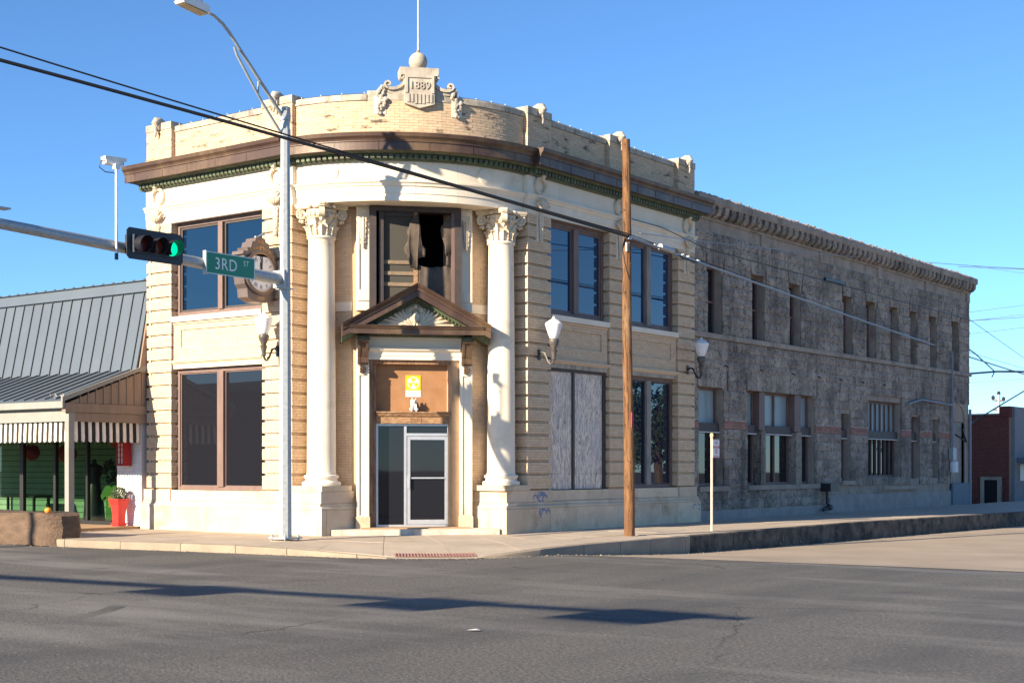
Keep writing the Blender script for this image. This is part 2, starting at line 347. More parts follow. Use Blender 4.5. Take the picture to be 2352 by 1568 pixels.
def obox(mb, mp, u0, u1, w0, w1, z0, z1, var=0., step=.12):
    us = stations(mp, u0, u1, step); vs = []; fs = []
    for u in us: vs += [mp.pt(u, w0, z0), mp.pt(u, w1, z0), mp.pt(u, w1, z1), mp.pt(u, w0, z1)]
    n = len(us)
    for i in range(n - 1):
        for k in range(4): fs.append((i * 4 + k, i * 4 + (k + 1) % 4, (i + 1) * 4 + (k + 1) % 4, (i + 1) * 4 + k))
    fs.append((3, 2, 1, 0)); fs.append(tuple((n - 1) * 4 + k for k in range(4)))
    return mb.add(vs, fs, var)
def sweep(mb, mp, us, prof):      # closed profile of (w,z) carried along mp
    vs = []; fs = []; n = len(prof)
    for u in us: vs += [mp.pt(u, w, z) for w, z in prof]
    for i in range(len(us) - 1):
        for k in range(n): fs.append((i * n + k, i * n + (k + 1) % n, (i + 1) * n + (k + 1) % n, (i + 1) * n + k))
    fs.append(tuple(range(n))[::-1]); fs.append(tuple((len(us) - 1) * n + k for k in range(n)))
    return mb.add(vs, fs)
FWD = Vector((-math.sin(YAW), math.cos(YAW), 0)); RGT = Vector((math.cos(YAW), math.sin(YAW), 0))
def inview(p, margin=.0):
    r = Vector(p) - CAM; d = r.dot(FWD)
    if d < 1: return False
    x = r.dot(RGT) / d; y = r.z / d
    return abs(x) < .36 + margin and -.1527 - margin < y < .3272 + margin
class Pieces:        # collects bricks / blocks; the largest-showing become objects, the rest one joined part
    def __init__(s): s.l = []
    def add(s, mp, u0, u1, w0, w1, z0, z1):
        u = (u0 + u1) / 2; c = mp.pt(u, (w0 + w1) / 2, (z0 + z1) / 2); s.l.append((c, mp.ang(u), u1 - u0, w1 - w0, z1 - z0))
    def build(s, name, m, parent, joined, limit=300, bv=0.):
        def score(b):
            c, a, l, d, h = b; n = Vector((math.sin(a), -math.cos(a), 0)); r = CAM - Vector(c); dd = r.length
            if not inview(c): return -1
            return max(0, n.dot(r) / dd) * l * h / dd / dd
        order = sorted(range(len(s.l)), key=lambda i: -score(s.l[i])); top = set(order[:limit])
        cache = {}; mb = MB()
        for i, (c, a, l, d, h) in enumerate(s.l):
            if i in top:
                key = (round(l, 2), round(d, 2), round(h, 3))
                if key not in cache:
                    if bv: cache[key] = bevel_box_mesh(name, l, d, h, bv)
                    else: cache[key] = MB().box(-l / 2, l / 2, -d / 2, d / 2, -h / 2, h / 2).mesh(name)
                link(name, cache[key], m, parent, loc=c, rotz=a)
            else:
                ca, sa = math.cos(a), math.sin(a); x, y, z = l / 2, d / 2, h / 2
                P = [(c[0] + p * ca - q * sa, c[1] + p * sa + q * ca, c[2] + r) for p, q, r in
                     ((-x, -y, -z), (x, -y, -z), (x, y, -z), (-x, y, -z), (-x, -y, z), (x, -y, z), (x, y, z), (-x, y, z))]
                mb.hexa(P, random.random() * .98 + .01)
        if mb.v: o = mb.obj(joined, m, parent); o['kind'] = 'stuff'
MORT = MB()
def bricks(pc, mp, u0, u1, z0, z1, w=0., h=.0636, L=.205, dep=.09, gap=.006, wf=None, skip=None, ends=0., mort=True):
    n = int(round((z1 - z0) / h)); n = max(n, 1); h = (z1 - z0) / n
    for k in range(n):
        za, zb = z0 + k * h + gap / 2, z0 + (k + 1) * h - gap / 2; ww = wf(k) if wf else w
        en = ends if (wf and ww < -.02) else 0.; v1 = u1 - en
        u = u0 + en; first = True
        if mort: obox(MORT, mp, u + .0075, v1 - .0075, ww - dep + .011, ww - .0062, z0 + k * h, z0 + (k + 1) * h)
        while u < v1 - 1e-4:
            l = L / 2 if (first and k % 2) else L
            first = False; e = min(u + l, v1)
            if v1 - e < .05: e = v1
            if e - u > .02 and not (skip and skip(u, e, za, zb)):
                j = random.uniform(-.003, .003); pc.add(mp, u + gap / 2, e - gap / 2, ww - dep + j, ww + j, za, zb)
            u = e
def text_mesh(name, txt, size, ext=.004, align='CENTER', space=1.0):
    cu = bpy.data.curves.new(name, 'FONT'); cu.body = txt; cu.size = size; cu.extrude = ext; cu.align_x = align; cu.align_y = 'CENTER'
    cu.resolution_u = 3; cu.space_character = space
    o = bpy.data.objects.new(name, cu); COL.objects.link(o)
    dg = bpy.context.evaluated_depsgraph_get(); me = bpy.data.meshes.new_from_object(o.evaluated_get(dg))
    bpy.data.objects.remove(o); return me
def face_mtx(pos, right, nrm, sx=1., sy=1.):
    r = Vector(right).normalized(); n = Vector(nrm).normalized(); u = n.cross(r)
    return Matrix(((r.x * sx, u.x * sy, n.x, pos[0]), (r.y * sx, u.y * sy, n.y, pos[1]), (r.z * sx, u.z * sy, n.z, pos[2]), (0, 0, 0, 1)))
# ------------------------------------------------------------------ ground: roads, kerbs, sidewalk
ZB = [(-400, -.17), (-1, -.17), (0, -.185), (1, -.24), (2, -.29), (3, -.335), (4, -.375), (5.4, -.42), (10, -.485), (15, -.53), (22, -.56), (28, -.60), (60, -.66), (400, -.7)]
def zr(y):
    for (a, za), (b, zb) in zip(ZB, ZB[1:]):
        if y <= b: return za + (zb - za) * (y - a) / (b - a)
    return ZB[-1][1]
def sheet(name, xs, ys, zf, m, **kw):
    mb = MB(); nx = len(xs)
    vs = [(x, y, zf(x, y)) for y in ys for x in xs]
    fs = [(j * nx + i, j * nx + i + 1, (j + 1) * nx + i + 1, (j + 1) * nx + i) for j in range(len(ys) - 1) for i in range(nx - 1)]
    mb.add(vs, fs); return mb.obj(name, m, **kw)
fine = [i * .25 for i in range(-8, 25)]
ysr = [-400, -120, -60, -30, -15, -6] + fine + [7, 8, 10, 12.5, 15, 18, 22, 28, 40, 60, 100, 400]
sheet('road', [-400, -100, -30, 0, 4, 10, 20, 40, 100, 400], ysr, lambda x, y: zr(y), ASPH, kind='structure')
# dusty concrete side street, laid 5 mm above the asphalt
def yb(x):
    T = [(3.4, -1.3), (4.0, .55), (4.6, 1.2), (7, 2.05), (8.6, 2.62), (10, 2.85), (12, 3.0), (20, 3.3), (40, 3.5)]
    for (a, p), (b, q) in zip(T, T[1:]):
        if x <= b: return p + (q - p) * (x - a) / (b - a)
    return 3.5
mb = MB(); xs = [3.4, 3.6, 3.8, 4.0, 4.3, 4.6, 5.2, 6, 7, 8, 9, 10, 12, 16, 20, 30, 40]
ysb = [i * .25 for i in range(-6, 25)] + [7, 8, 10, 12.5, 15, 18, 22, 28, 40, 60, 100]
for i in range(len(xs) - 1):
    a, b = xs[i], xs[i + 1]
    for j in range(len(ysb) - 1):
        ya0, yb0 = max(ysb[j], yb(a)), max(ysb[j], yb(b)); ya1, yb1 = max(ysb[j + 1], yb(a)), max(ysb[j + 1], yb(b))
        if ya1 - ya0 < 1e-6 and yb1 - yb0 < 1e-6: continue
        mb.add([(a, ya0, zr(ya0) + .006), (b, yb0, zr(yb0) + .006), (b, yb1, zr(yb1) + .006), (a, ya1, zr(ya1) + .006)], [(0, 1, 2, 3)])
mb.obj('side_street', BEIGE, kind='structure')
# faded paint
mk = thing('faded_stop_line', 'faded broken white stop line on the asphalt near the side street', 'road marking', (6.5, .8, zr(.8)))
for (x0, y0, x1, y1, wd_) in ((4.7, .30, 6.5, 1.15, .16), (7.9, 1.1, 8.9, 1.5, .16), (9.4, 1.4, 9.95, 1.7, .13)):
    mb = MB(); n = 12; vs = []; 
    for i in range(n + 1):
        t = i / n; x = x0 + (x1 - x0) * t; y = y0 + (y1 - y0) * t; d = wd_ * (.6 + .4 * random.random()) * (.35 if i in (0, n) else 1)
        for q in (-1, 1): vs.append((x, y + q * d, zr(y + q * d) + .006))
    mb.add(vs, [(2 * i, 2 * i + 2, 2 * i + 3, 2 * i + 1) for i in range(n)])
    o = mb.obj('paint_stripe', WHITEL); o.parent = mk; o.matrix_parent_inverse = Matrix.Translation(-Vector(mk.location))
# pale dusty tyre scuffs
SCUFF = mat('dusty_tyre_scuff', (.150, .147, .14), (.108, .107, .104), .95, 7., lo=.42, hi=.56)
def scuff(label, cx, cy, r, a0, a1, n, gap):
    t = thing('tyre_scuff', label, 'tyre mark', (cx + r * math.cos(a0), cy + r * math.sin(a0), zr(cy)), 'tyre scuffs on the asphalt')
    for k in range(n):
        rr_ = r + k * gap; mb = MB(); vs = []; m_ = 26; w0_ = gap * .32
        for i in range(m_ + 1):
            q = a0 + (a1 - a0) * i / m_; tp = min(1, i / 5, (m_ - i) / 5) * (.5 + .5 * random.random())
            for s_ in (-1, 1): x = cx + (rr_ + s_ * w0_ * tp) * math.cos(q); y = cy + (rr_ + s_ * w0_ * tp) * math.sin(q); vs.append((x, y, zr(y) + .004))
        mb.add(vs, [(2 * i, 2 * i + 2, 2 * i + 3, 2 * i + 1) for i in range(m_)]); o = mb.obj('tread_line', SCUFF, t); o.matrix_parent_inverse = Matrix.Translation(-Vector(t.location))
scuff('short tyre scuff just below the left signal shadow', 3.0, -14.2, 3.0, R(10), R(48), 8, .03)
# kerb line K, paired with an inner line B under the buildings, and kerb drop for the ramp
KB = [((-30, -4.35), (-30, .3), 0), ((-12, -4.35), (-12, .3), 0), ((-9, -4.35), (-9, .3), 0), ((-7.5, -4.35), (-7.5, .3), 0), ((-6, -4.28), (-6, .3), 0), ((-4.6, -4.08), (-4.8, .3), 0),
      ((-3.4, -3.88), (-3.7, .3), 0), ((-1.8, -3.68), (-2.95, .3), 0), ((-.1, -3.5), (-2.6, .6), -.035), ((1.1, -3.3), (-2.3, .9), -.09), ((1.95, -3.02), (-1.95, 1.3), -.15),
      ((2.65, -2.52), (-1.55, 1.75), -.155), ((3.24, -1.95), (-1.15, 2.2), -.15), ((3.6, -1.2), (-.75, 2.7), -.07), ((3.76, -.3), (-.45, 3.1), -.02), ((3.78, 1), (-.35, 3.5), 0),
      ((3.76, 2.2), (-.35, 3.9), 0), ((3.75, 3.4), (-.35, 4.4), 0), ((3.74, 5.4), (-.35, 5.4), 0), ((3.66, 10), (-.35, 10), 0), ((3.62, 15), (-.35, 15), 0), ((3.8, 22), (-.35, 22), -.04),
      ((3.9, 28), (-.35, 28), -.07), ((4.0, 36), (-.35, 36), -.1), ((4.0, 60), (-.35, 60), -.12), ((4.0, 120), (-.35, 120), -.12)]
ARCL = [0.]
for (a, _, _), (b, _, _) in zip(KB, KB[1:]): ARCL.append(ARCL[-1] + math.hypot(b[0] - a[0], b[1] - a[1]))
def catm(p0, p1, p2, p3, t): return .5 * (2 * p1 + (p2 - p0) * t + (2 * p0 - 5 * p1 + 4 * p2 - p3) * t * t + (3 * p1 - p0 - 3 * p2 + p3) * t ** 3)
def kb(s):
    s = min(max(s, 0), ARCL[-1]); i = 0
    while i < len(ARCL) - 2 and ARCL[i + 1] < s: i += 1
    t = (s - ARCL[i]) / (ARCL[i + 1] - ARCL[i]); A = KB[i]; B = KB[i + 1]; P = KB[max(i - 1, 0)]; Q = KB[min(i + 2, len(KB) - 1)]
    lin = abs(ARCL[i + 1] - ARCL[i]) > 3.5
    k = tuple((A[0][j] + (B[0][j] - A[0][j]) * t) if lin else catm(P[0][j] if ARCL[i]-ARCL[max(i-1,0)]<3.5 else A[0][j], A[0][j], B[0][j], Q[0][j] if ARCL[min(i+2,len(KB)-1)]-ARCL[i+1]<3.5 else B[0][j], t) for j in (0, 1))
    b = tuple(A[1][j] + (B[1][j] - A[1][j]) * t for j in (0, 1)); return k, b, A[2] + (B[2] - A[2]) * t
KW = .16
def swpt(s, d):          # point on the walk, d metres in from the kerb face
    k, b, dr = kb(s); k2 = Vector(b) - Vector(k); L_ = k2.length; k2 /= L_
    d = min(d, L_); p = Vector(k) + k2 * d
    return (p.x, p.y, dr * max(0, 1 - d / 1.6) - .005 * 0)
walk = thing('sidewalk', '', '', (0, 0, 0)); del walk['label']; del walk['category']; walk['kind'] = 'structure'
mb = MB(); vs = []; ss = [i * .5 for i in range(int(ARCL[-1] / .5))]
for s in ss:
    for d in (.05, .4, .8, 1.2, 1.7, 4, 9): x, y, z = swpt(s, d); vs.append((x, y, z - .03))
mb.add(vs, [(i * 7 + k, i * 7 + k + 1, (i + 1) * 7 + k + 1, (i + 1) * 7 + k) for i in range(len(ss) - 1) for k in range(6)])
mb.obj('joint_bed', MORTAR, walk)
s = 16.; smax = 84.
cuts = [KW + .01, 1.35, 2.75, 4.2, 9.]
# sidewalk slabs
st = []
while s < smax: st.append(s); s += 1.45 + random.uniform(-.1, .1) if s < 50 else 2.6
st = [0, 8] + st + [120]
for i in range(len(st) - 1):
    for c0, c1 in zip(cuts, cuts[1:]):
        k, b, _ = kb((st[i] + st[i + 1]) / 2); W_ = (Vector(b) - Vector(k)).length
        if c0 > W_ - .2: continue
        n = 4 if st[i + 1] - st[i] < 4 else 16; m_ = 4; g = .006; vs = []
        for a in range(n + 1):
            for q in range(m_ + 1):
                s_ = st[i] + g + (st[i + 1] - st[i] - 2 * g) * a / n; d_ = c0 + g + (c1 - c0 - 2 * g) * q / m_; vs.append(swpt(s_, d_))
        mb = MB(); w_ = m_ + 1
        fs = [(a * w_ + q, a * w_ + q + 1, (a + 1) * w_ + q + 1, (a + 1) * w_ + q) for a in range(n) for q in range(m_)]
        base = len(vs); rim = [a * w_ for a in range(n + 1)] + [n * w_ + q for q in range(1, w_)] + [a * w_ + m_ for a in range(n - 1, -1, -1)] + [q for q in range(m_ - 1, 0, -1)]
        vs += [(vs[r][0], vs[r][1], vs[r][2] - .04) for r in rim]
        fs += [(rim[j], rim[(j + 1) % len(rim)], base + (j + 1) % len(rim), base + j) for j in range(len(rim))]
        dz = random.uniform(-.003, .003)
        mb.add([(x, y, z + dz) for x, y, z in vs], fs); mb.obj('paving_slab', CONC, walk)
# kerb stones
kerb = thing('kerb', '', '', (0, 0, 0)); del kerb['label']; del kerb['category']; kerb['kind'] = 'structure'
sk = 0.; RAMP0, RAMP1 = ARCL[10] - .1, ARCL[12] + .1
OLD = ARCL[18]
kst = []
while sk < ARCL[-1] - 1:
    L_ = 6. if sk < 16 else (1.45 + random.uniform(-.25, .25) if sk < OLD - .5 else (2.3 + random.uniform(-.4, .7) if sk < OLD + 30 else 8.))
    e = sk + L_
    for brk in (RAMP0, RAMP1, OLD):
        if sk < brk - .01 < e: e = min(e, brk)
    if e - sk > .02: kst.append((sk, e))
    sk = e
for a, e in kst:
    if a > RAMP0 - .05 and e < RAMP1 + .05: continue
    old = a > OLD - .05; n = max(2, int((e - a) / .3)); vs = []; g = .008
    for i in range(n + 1):
        s_ = a + g + (e - a - 2 * g) * i / n; k, b, dr = kb(s_); k = Vector(k); d = (Vector(b) - k).normalized(); zb_ = zr(k.y) - .05
        if k.x < 3: zb_ = -.22
        j = (random.uniform(-.012, .008), random.uniform(-.02, .012)) if old else (random.uniform(-.002, .002), 0)
        prof = [(0 + (.02 if not old else 0), zb_), (-.0 + j[0] + .012, dr - .045 + j[1]), (.02 + j[0], dr - .012 + j[1] * .6), (.055, dr + .001 + j[1] * .3), (KW, dr + .002), (KW, zb_)]
        for d_, z in prof: p = k + d * d_; vs.append((p.x, p.y, z))
    m_ = 6; fs = [(i * m_ + q, i * m_ + (q + 1) % m_, (i + 1) * m_ + (q + 1) % m_, (i + 1) * m_ + q) for i in range(n) for q in range(m_)]
    fs += [tuple(range(m_))[::-1], tuple(n * m_ + q for q in range(m_))]
    MB().add(vs, fs).obj('kerb_stone', KERBO if old else KERBM, kerb, smooth=True)
# ramp lip + tactile pad
mb = MB(); vs = []
for i in range(9):
    s_ = RAMP0 + (RAMP1 - RAMP0) * i / 8
    for d_ in (-.02, KW): x, y, z = swpt(s_, max(d_, 0)); vs.append((x, y, z if d_ > 0 else z - .012))
mb.add(vs, [(2 * i, 2 * i + 1, 2 * i + 3, 2 * i + 2) for i in range(8)]); mb.obj('ramp_lip', CONC, walk)
pad = thing('tactile_pad', 'faded red ribbed tactile paving pad on the corner kerb ramp', 'tactile paving', swpt((RAMP0 + RAMP1) / 2, .3))
PI_ = Matrix.Translation(-Vector(pad.location))
mb = MB(); vs = []; s0, s1 = RAMP0 + .15, RAMP1 - .12
for i in range(9):
    s_ = s0 + (s1 - s0) * i / 8
    for d_ in (.10, .52): x, y, z = swpt(s_, d_); vs.append((x, y, z + .008))
mb.add(vs, [(2 * i, 2 * i + 1, 2 * i + 3, 2 * i + 2) for i in range(8)]); o = mb.obj('pad_sheet', TACT, pad); o.matrix_parent_inverse = PI_
for i in range(26):
    s_ = s0 + (s1 - s0) * (i + .5) / 26; a = Vector(swpt(s_, .13)); b = Vector(swpt(s_, .49))
    o = MB().tube([a + Vector((0, 0, .012)), b + Vector((0, 0, .012))], .012, 5).obj('rib', TACT, pad); o.matrix_parent_inverse = PI_
# ------------------------------------------------------------------ the bank
bank = thing('bank_building', 'buff brick and limestone corner bank with rounded columned entrance and copper cornice', 'building', (0, 0, 0))
LF = Line(.06, .06, 0); RF = Line(-.06, -.08, R(90)); LB = Line(0, .12, 0); RB = Line(-.12, 0, R(90))
CC = (-4.235, 4.224); AR = 4.06; AF = Arc(*CC, AR)               # frieze and parapet face of the round corner
AW = Arc(*CC, 3.30)                                              # recessed entrance wall
EM = Vector((-2.03, 2.19)); EA = Vector((.678, .735)); EW = Vector((.735, -.678)); SC0 = .05
def E_(s, w, z): p = EM + EA * (s + SC0) + EW * w; return (p.x, p.y, z)
EL = Line(EM.x + EA.x * SC0, EM.y + EA.y * SC0, math.atan2(EA.y, EA.x))
A0 = R(4.3) * AR; A1 = R(89.6) * AR - .02
# core (mortar coloured) behind the brick, built in parts
def part(name, m, fn, parent=bank, smooth=False, **kw):
    mb = MB(); fn(mb); return mb.obj(name, m, parent, smooth, **kw)
PILL = [(-9.19, -8.23), (-4.95, -3.94)]; PILR = [(4.26, 5.25), (7.92, 8.82), (11.5, 12.44)]
BAYL = [(-8.23, -4.95)]; BAYR = [(5.25, 7.92), (8.82, 11.5)]
Z0 = 1.06; CH = .0636
def core(mb):
    for mp, pil in ((LF, PILL), (RF, PILR)):
        for a, b in pil: obox(mb, mp, a + .065, b - .065, -.9, -.065, .0, 7.72)
    for mp, bay in ((LF, BAYL), (RF, BAYR)):
        for a, b in bay:
            obox(mb, mp, a - .05, b + .05, -.8, -.14, 4.05, 5.3); obox(mb, mp, a - .05, b + .05, -.9, -.5, 0, 7.8)
    obox(mb, AW, R(3) * 3.3, R(26) * 3.3, -.5, -.012, 0, 7.8); obox(mb, AW, R(64) * 3.3, R(87) * 3.3, -.5, -.012, 0, 7.8)
    # parapet backing
    obox(mb, LF, -9.19, -3.9, -.55, -.132, 9.0, 10.06); obox(mb, RF, 4.2, 12.42, -.55, -.132, 9.0, 10.06); obox(mb, AF, A0 - .1, A1 + .1, -.5, -.012, 9.0, 10.06)
    for mp, pil in ((LF, PILL), (RF, PILR)):
        for a, b in pil: obox(mb, mp, a + .012, b - .012, -.5, -.012, 9.0, 10.12)
    # flank and back so that the building is closed
    mb.box(-9.18, -8.9, .3, 12.3, 0, 9.9); mb.box(-9.1, -1.0, 12.1, 12.42, 0, 9.9)
part('wall', MORTAR, core)
part('roof', mat('roof_felt', (.12, .12, .12), None, .95), lambda mb: mb.add([(-9, .6, 9.5), (-4.2, .6, 9.5), (-.7, 4.2, 9.5), (-.7, 12.2, 9.5), (-9, 12.2, 9.5)], [(0, 1, 2, 3, 4)]))
BR = Pieces(); BRP = Pieces()
GR = .058
rust = lambda k: (-GR if k % 5 == 4 else 0.)
def wfp(k): return rust(k - 1) if k > 0 else 0.
def pilaster(mp, a, b, z1=7.72):
    n = int(round((z1 - Z0) / CH)); bricks(BR, mp, a, b, Z0, Z0 + n * CH, wf=wfp, dep=.10, ends=GR)
for a, b in PILL: pilaster(LF, a, b)
for a, b in PILR: pilaster(RF, a, b)
# visible flanks of the pilasters (reveals)
def flank(x, y, ang, u1, z0=Z0, z1=7.72):
    mp = Line(x, y, ang); bricks(BR, mp, 0.02, u1, z0, z0 + round((z1 - z0) / CH) * CH, wf=lambda k: wfp(k) - .002, dep=.07)
flank(-8.17, .08, R(90), .36)               # left bay, left reveal facing +x
flank(-3.88, .08, R(90), .81)               # entrance, left return facing +x
flank(-.08 - .81, 4.18, 0, .79)             # entrance, right return facing -y
for a, b in PILR[1:]: flank(-.08 - .36, a - .08, 0, .34)
flank(-9.13, .9, R(-90), .82)          # far left corner, facing -x
# spandrel panels
for mp, bays in ((LF, BAYL), (RF, BAYR)):
    for a, b in bays:
        bricks(BR, mp, a + .03, b - .03, 4.275, 4.575, w=-.05, dep=.09); bricks(BR, mp, a + .03, b - .03, 5.02, 5.22, w=-.05, dep=.09)
        bricks(BR, mp, a + .03, a + .30, 4.575, 5.02, w=-.05); bricks(BR, mp, b - .30, b - .03, 4.575, 5.02, w=-.05)
        bricks(BR, mp, a + .30, b - .30, 4.575, 5.02, w=-.085, dep=.06)
        part('belt_moulding', BRICK, lambda mb: sweep(mb, mp, [a + .01, b - .01], [(-.2, 4.16), (-.03, 4.16), (-.01, 4.2), (.015, 4.2), (.02, 4.262), (-.02, 4.275), (-.2, 4.275)]))
        part('window_lintel', LIME if mp is LF else COPING, lambda mb: sweep(mb, mp, [a + .03, b - .03], [(-.2, 4.055), (-.045, 4.055), (-.045, 4.157), (-.2, 4.157)]))
        part('window_sill', LIME, lambda mb: sweep(mb, mp, [a + .03, b - .02], [(-.32, 5.225), (.03, 5.225), (.035, 5.36), (-.32, 5.385)]))
        part('moulding', BRICK, lambda mb: obox(mb, mp, a + .03, b - .03, -.08, -.025, 5.165, 5.215))
# entrance wall brick
PH = math.degrees
for lo, hi in ((4.6, 21.6), (69.2, 85.2)):
    bricks(BR, AW, R(lo) * 3.3, R(hi) * 3.3, .75, 5.27, w=0.); bricks(BR, AW, R(lo) * 3.3, R(hi) * 3.3, 5.50, 7.72, w=0.)
    part('string_course', LIME, lambda mb: obox(mb, AW, R(lo) * 3.3, R(hi) * 3.3, -.05, .035, 5.275, 5.495))
# parapet brick
for mp, u0, u1 in ((LF, -8.22, -4.95), (RF, 5.26, 7.91), (RF, 8.83, 11.49)): bricks(BRP, mp, u0, u1, 9.15, 10.04, w=-.12, L=.22)
bricks(BRP, AF, A0, A1, 9.15, 10.04, w=0., L=.22)
for mp, pil in ((LF, PILL), (RF, PILR)):
    for a, b in pil:
        bricks(BRP, mp, a, b, 9.15, 10.12, w=0., L=.22, dep=.12)
for x, y, ang in ((-8.17, .08, R(90)), (-3.88, .08, R(90))): bricks(BRP, Line(x, y, ang), .01, .13, 9.15, 10.12, dep=.05)
for y in (4.18, 7.84, 11.42): bricks(BRP, Line(-.08 - .13, y, 0), 0, .12, 9.15, 10.12, dep=.05)
for i in range(5): BRP.add(LF, -9.44 + i * .05, -9.2, -.25, -.02, 9.16 + i * .0636, 9.216 + i * .0636)     # stepped brick at the far left end
MORT.obj('mortar_bed', MORTAR, bank)
BR.build('brick', BRICK, bank, 'pilaster_brickwork', 300); BRP.build('brick', BRICKP, bank, 'parapet_brickwork', 300)
# copings
def coping(mp, u0, u1, w, z0, z1, L=1.3):
    u = u0
    while u < u1 - .05:
        e = min(u + L, u1); 
        if u1 - e < .3: e = u1
        mb = MB(); sweep(mb, mp, stations(mp, u + .004, e - .004), [(-.5 + w, z0), (.03 + w, z0), (.035 + w, z1 - .02), (.01 + w, z1), (-.5 + w, z1)]); mb.obj('coping_stone', COPING, bank)
        u = e
for mp, u0, u1 in ((LF, -8.22, -4.96), (RF, 5.26, 7.91), (RF, 8.83, 11.49)): coping(mp, u0, u1, -.12, 10.045, 10.19)
coping(AF, A0, AR * R(31), 0, 10.045, 10.19); coping(AF, AR * R(61), A1, 0, 10.045, 10.19)
for mp, pil in ((LF, PILL), (RF, PILR)):
    for a, b in pil: part('pier_cap', COPING, lambda mb: obox(mb, mp, a - .01, b + .01, -.5, .02, 10.125, 10.30))
# raised centre of the round parapet
part('parapet_block', COPING, lambda mb: obox(mb, AF, AR * R(31), AR * R(61), -.4, .012, 10.045, 10.26))
# stone base
def stones(mp, cuts, w0, w1, z0, z1, prof=None, m=LIMEB):
    for a, b in zip(cuts, cuts[1:]):
        mb = MB(); g = .004; j = random.uniform(-.006, .004)
        if prof: sweep(mb, mp, [a + g, b - g], [(w + (j if w > -.2 else 0), z) for w, z in prof])
        else: obox(mb, mp, a + g, b - g, w0, w1 + j, z0 + .003, z1 - .003)
        mb.obj('stone_block', m, bank)
LEDGE = [(-.3, .593), (.125, .593), (.125, .64), (.07, .69), (.07, .735), (-.3, .735)]
stones(LB, [-9.31, -7.92, -6.8, -5.0, -4.1, -2.99], -.5, .12, 0, .59); stones(LB, [-9.3, -8.0, -6.0, -4.0, -2.99], 0, 0, 0, 0, LEDGE)
stones(LB, [-9.25, -8.23], -.4, .06, .738, 1.022); stones(LB, [-8.23, -6.6, -4.95], -.5, .02, .738, 1.012); stones(LB, [-4.95, -3.9, -2.94], -.4, .06, .738, 1.022)
stones(RB, [3.38, 4.0, 5.07, 6.19, 8.15, 9.13, 10.45, 11.25, 12.62], -.5, .12, 0, .59); stones(RB, [3.38, 5.8, 7.8, 10.2, 12.58], 0, 0, 0, 0, LEDGE)
stones(RB, [3.34, 4.35, 5.25], -.4, .06, .738, 1.022); stones(RB, [5.25, 6.9, 7.92, 9.3, 11.5], -.5, .02, .738, 1.012); stones(RB, [11.5, 12.5], -.4, .06, .738, 1.022)
PLd = Line(-3.0, 0, R(90)); PRd = Line(0, 3.38, 0)      # inner faces of the two pedestals
stones(PLd, [0.005, .18, 1.3], -1.1, .12, 0, .59); stones(PLd, [.005, .55, 1.25], 0, 0, 0, 0, LEDGE); stones(PLd, [.05, 1.18], -1.05, .06, .738, 1.022)
stones(PRd, [-1.3, -.55, -.005], -1.1, .12, 0, .59); stones(PRd, [-1.25, -.4, -.005], 0, 0, 0, 0, LEDGE); stones(PRd, [-1.18, -.05], -1.05, .06, .738, 1.022)
# entablature
ARCH = [(-.7, 7.73), (.0, 7.73), (.0, 7.90), (.018, 7.90), (.018, 8.06), (.05, 8.075), (.06, 8.12), (.10, 8.15), (.10, 8.19), (.0, 8.20), (.0, 8.64), (-.7, 8.64)]
def entab(name, m, prof, lift=0):
    for mp, us, n in ((LF, (-9.21, -3.93), 4), (AF, (A0, A1), 6), (RF, (4.25, 12.46), 6)):
        for i in range(n):
            a = us[0] + (us[1] - us[0]) * i / n; b = us[0] + (us[1] - us[0]) * (i + 1) / n
            part(name, m, lambda mb: sweep(mb, mp, stations(mp, a + .002, b - .002), prof))
entab('entablature_stone', LIME, ARCH)
for mp, u0, u1 in ((LF, -9.21, -3.93), (RF, 4.25, 12.46)): part('architrave_soffit', COPPERP, lambda mb: obox(mb, mp, u0 + 1, u1 - 1, -.69, -.02, 7.715, 7.728))
for p in (19, 71): # round plaques on the curved frieze
    mb = MB(); mb.lathe([(.17, -.03), (.17, .012), (.14, .02), (.0, .022)], n=28); o = mb.obj('roundel', LIME, bank, True)
    o.matrix_world = face_mtx(AF.pt(R(p) * AR, .012, 8.42), (math.cos(R(p)), math.sin(R(p)), 0), (math.sin(R(p)), -math.cos(R(p)), 0))
BED = [(-.3, 8.642), (.09, 8.642), (.10, 8.67), (.12, 8.675), (.12, 8.775), (.24, 8.785), (.30, 8.827), (-.3, 8.827)]
CORN = [(-.3, 8.83), (.42, 8.83), (.42, 8.815), (.45, 8.815), (.45, 9.01), (.475, 9.015), (.475, 9.035), (.49, 9.075), (.54, 9.125), (.555, 9.19), (.56, 9.21), (-.3, 9.235)]
for mp, u0, u1 in ((LF, -9.33, -3.92), (AF, A0, A1), (RF, 4.24, 12.5)):
    part('bed_moulding', COPPERG, lambda mb: sweep(mb, mp, stations(mp, u0, u1), BED))
for mp, u0, u1 in ((LF, -9.5, -3.83), (RF, 4.15, 12.64)): part('cornice', COPPER, lambda mb: sweep(mb, mp, [u0, u1], CORN))
CA = [(w - .035, z - .012 if 8.82 < z else z) for w, z in CORN]
part('cornice', COPPER, lambda mb: sweep(mb, AF, stations(AF, A0 - .05, A1 + .05), CA))
me = MB().box(-.045, .045, -.04, .04, -.045, .045).mesh('dentil')
for mp, u0, u1 in ((LF, -9.28, -3.98), (AF, A0 + .05, A1 - .05), (RF, 4.3, 12.45)):
    n = int((u1 - u0) / .137)
    for i in range(n):
        u = u0 + (u1 - u0) * (i + .5) / n; link('dentil', me, COPPERG, bank, loc=mp.pt(u, .158, 8.725), rotz=mp.ang(u))
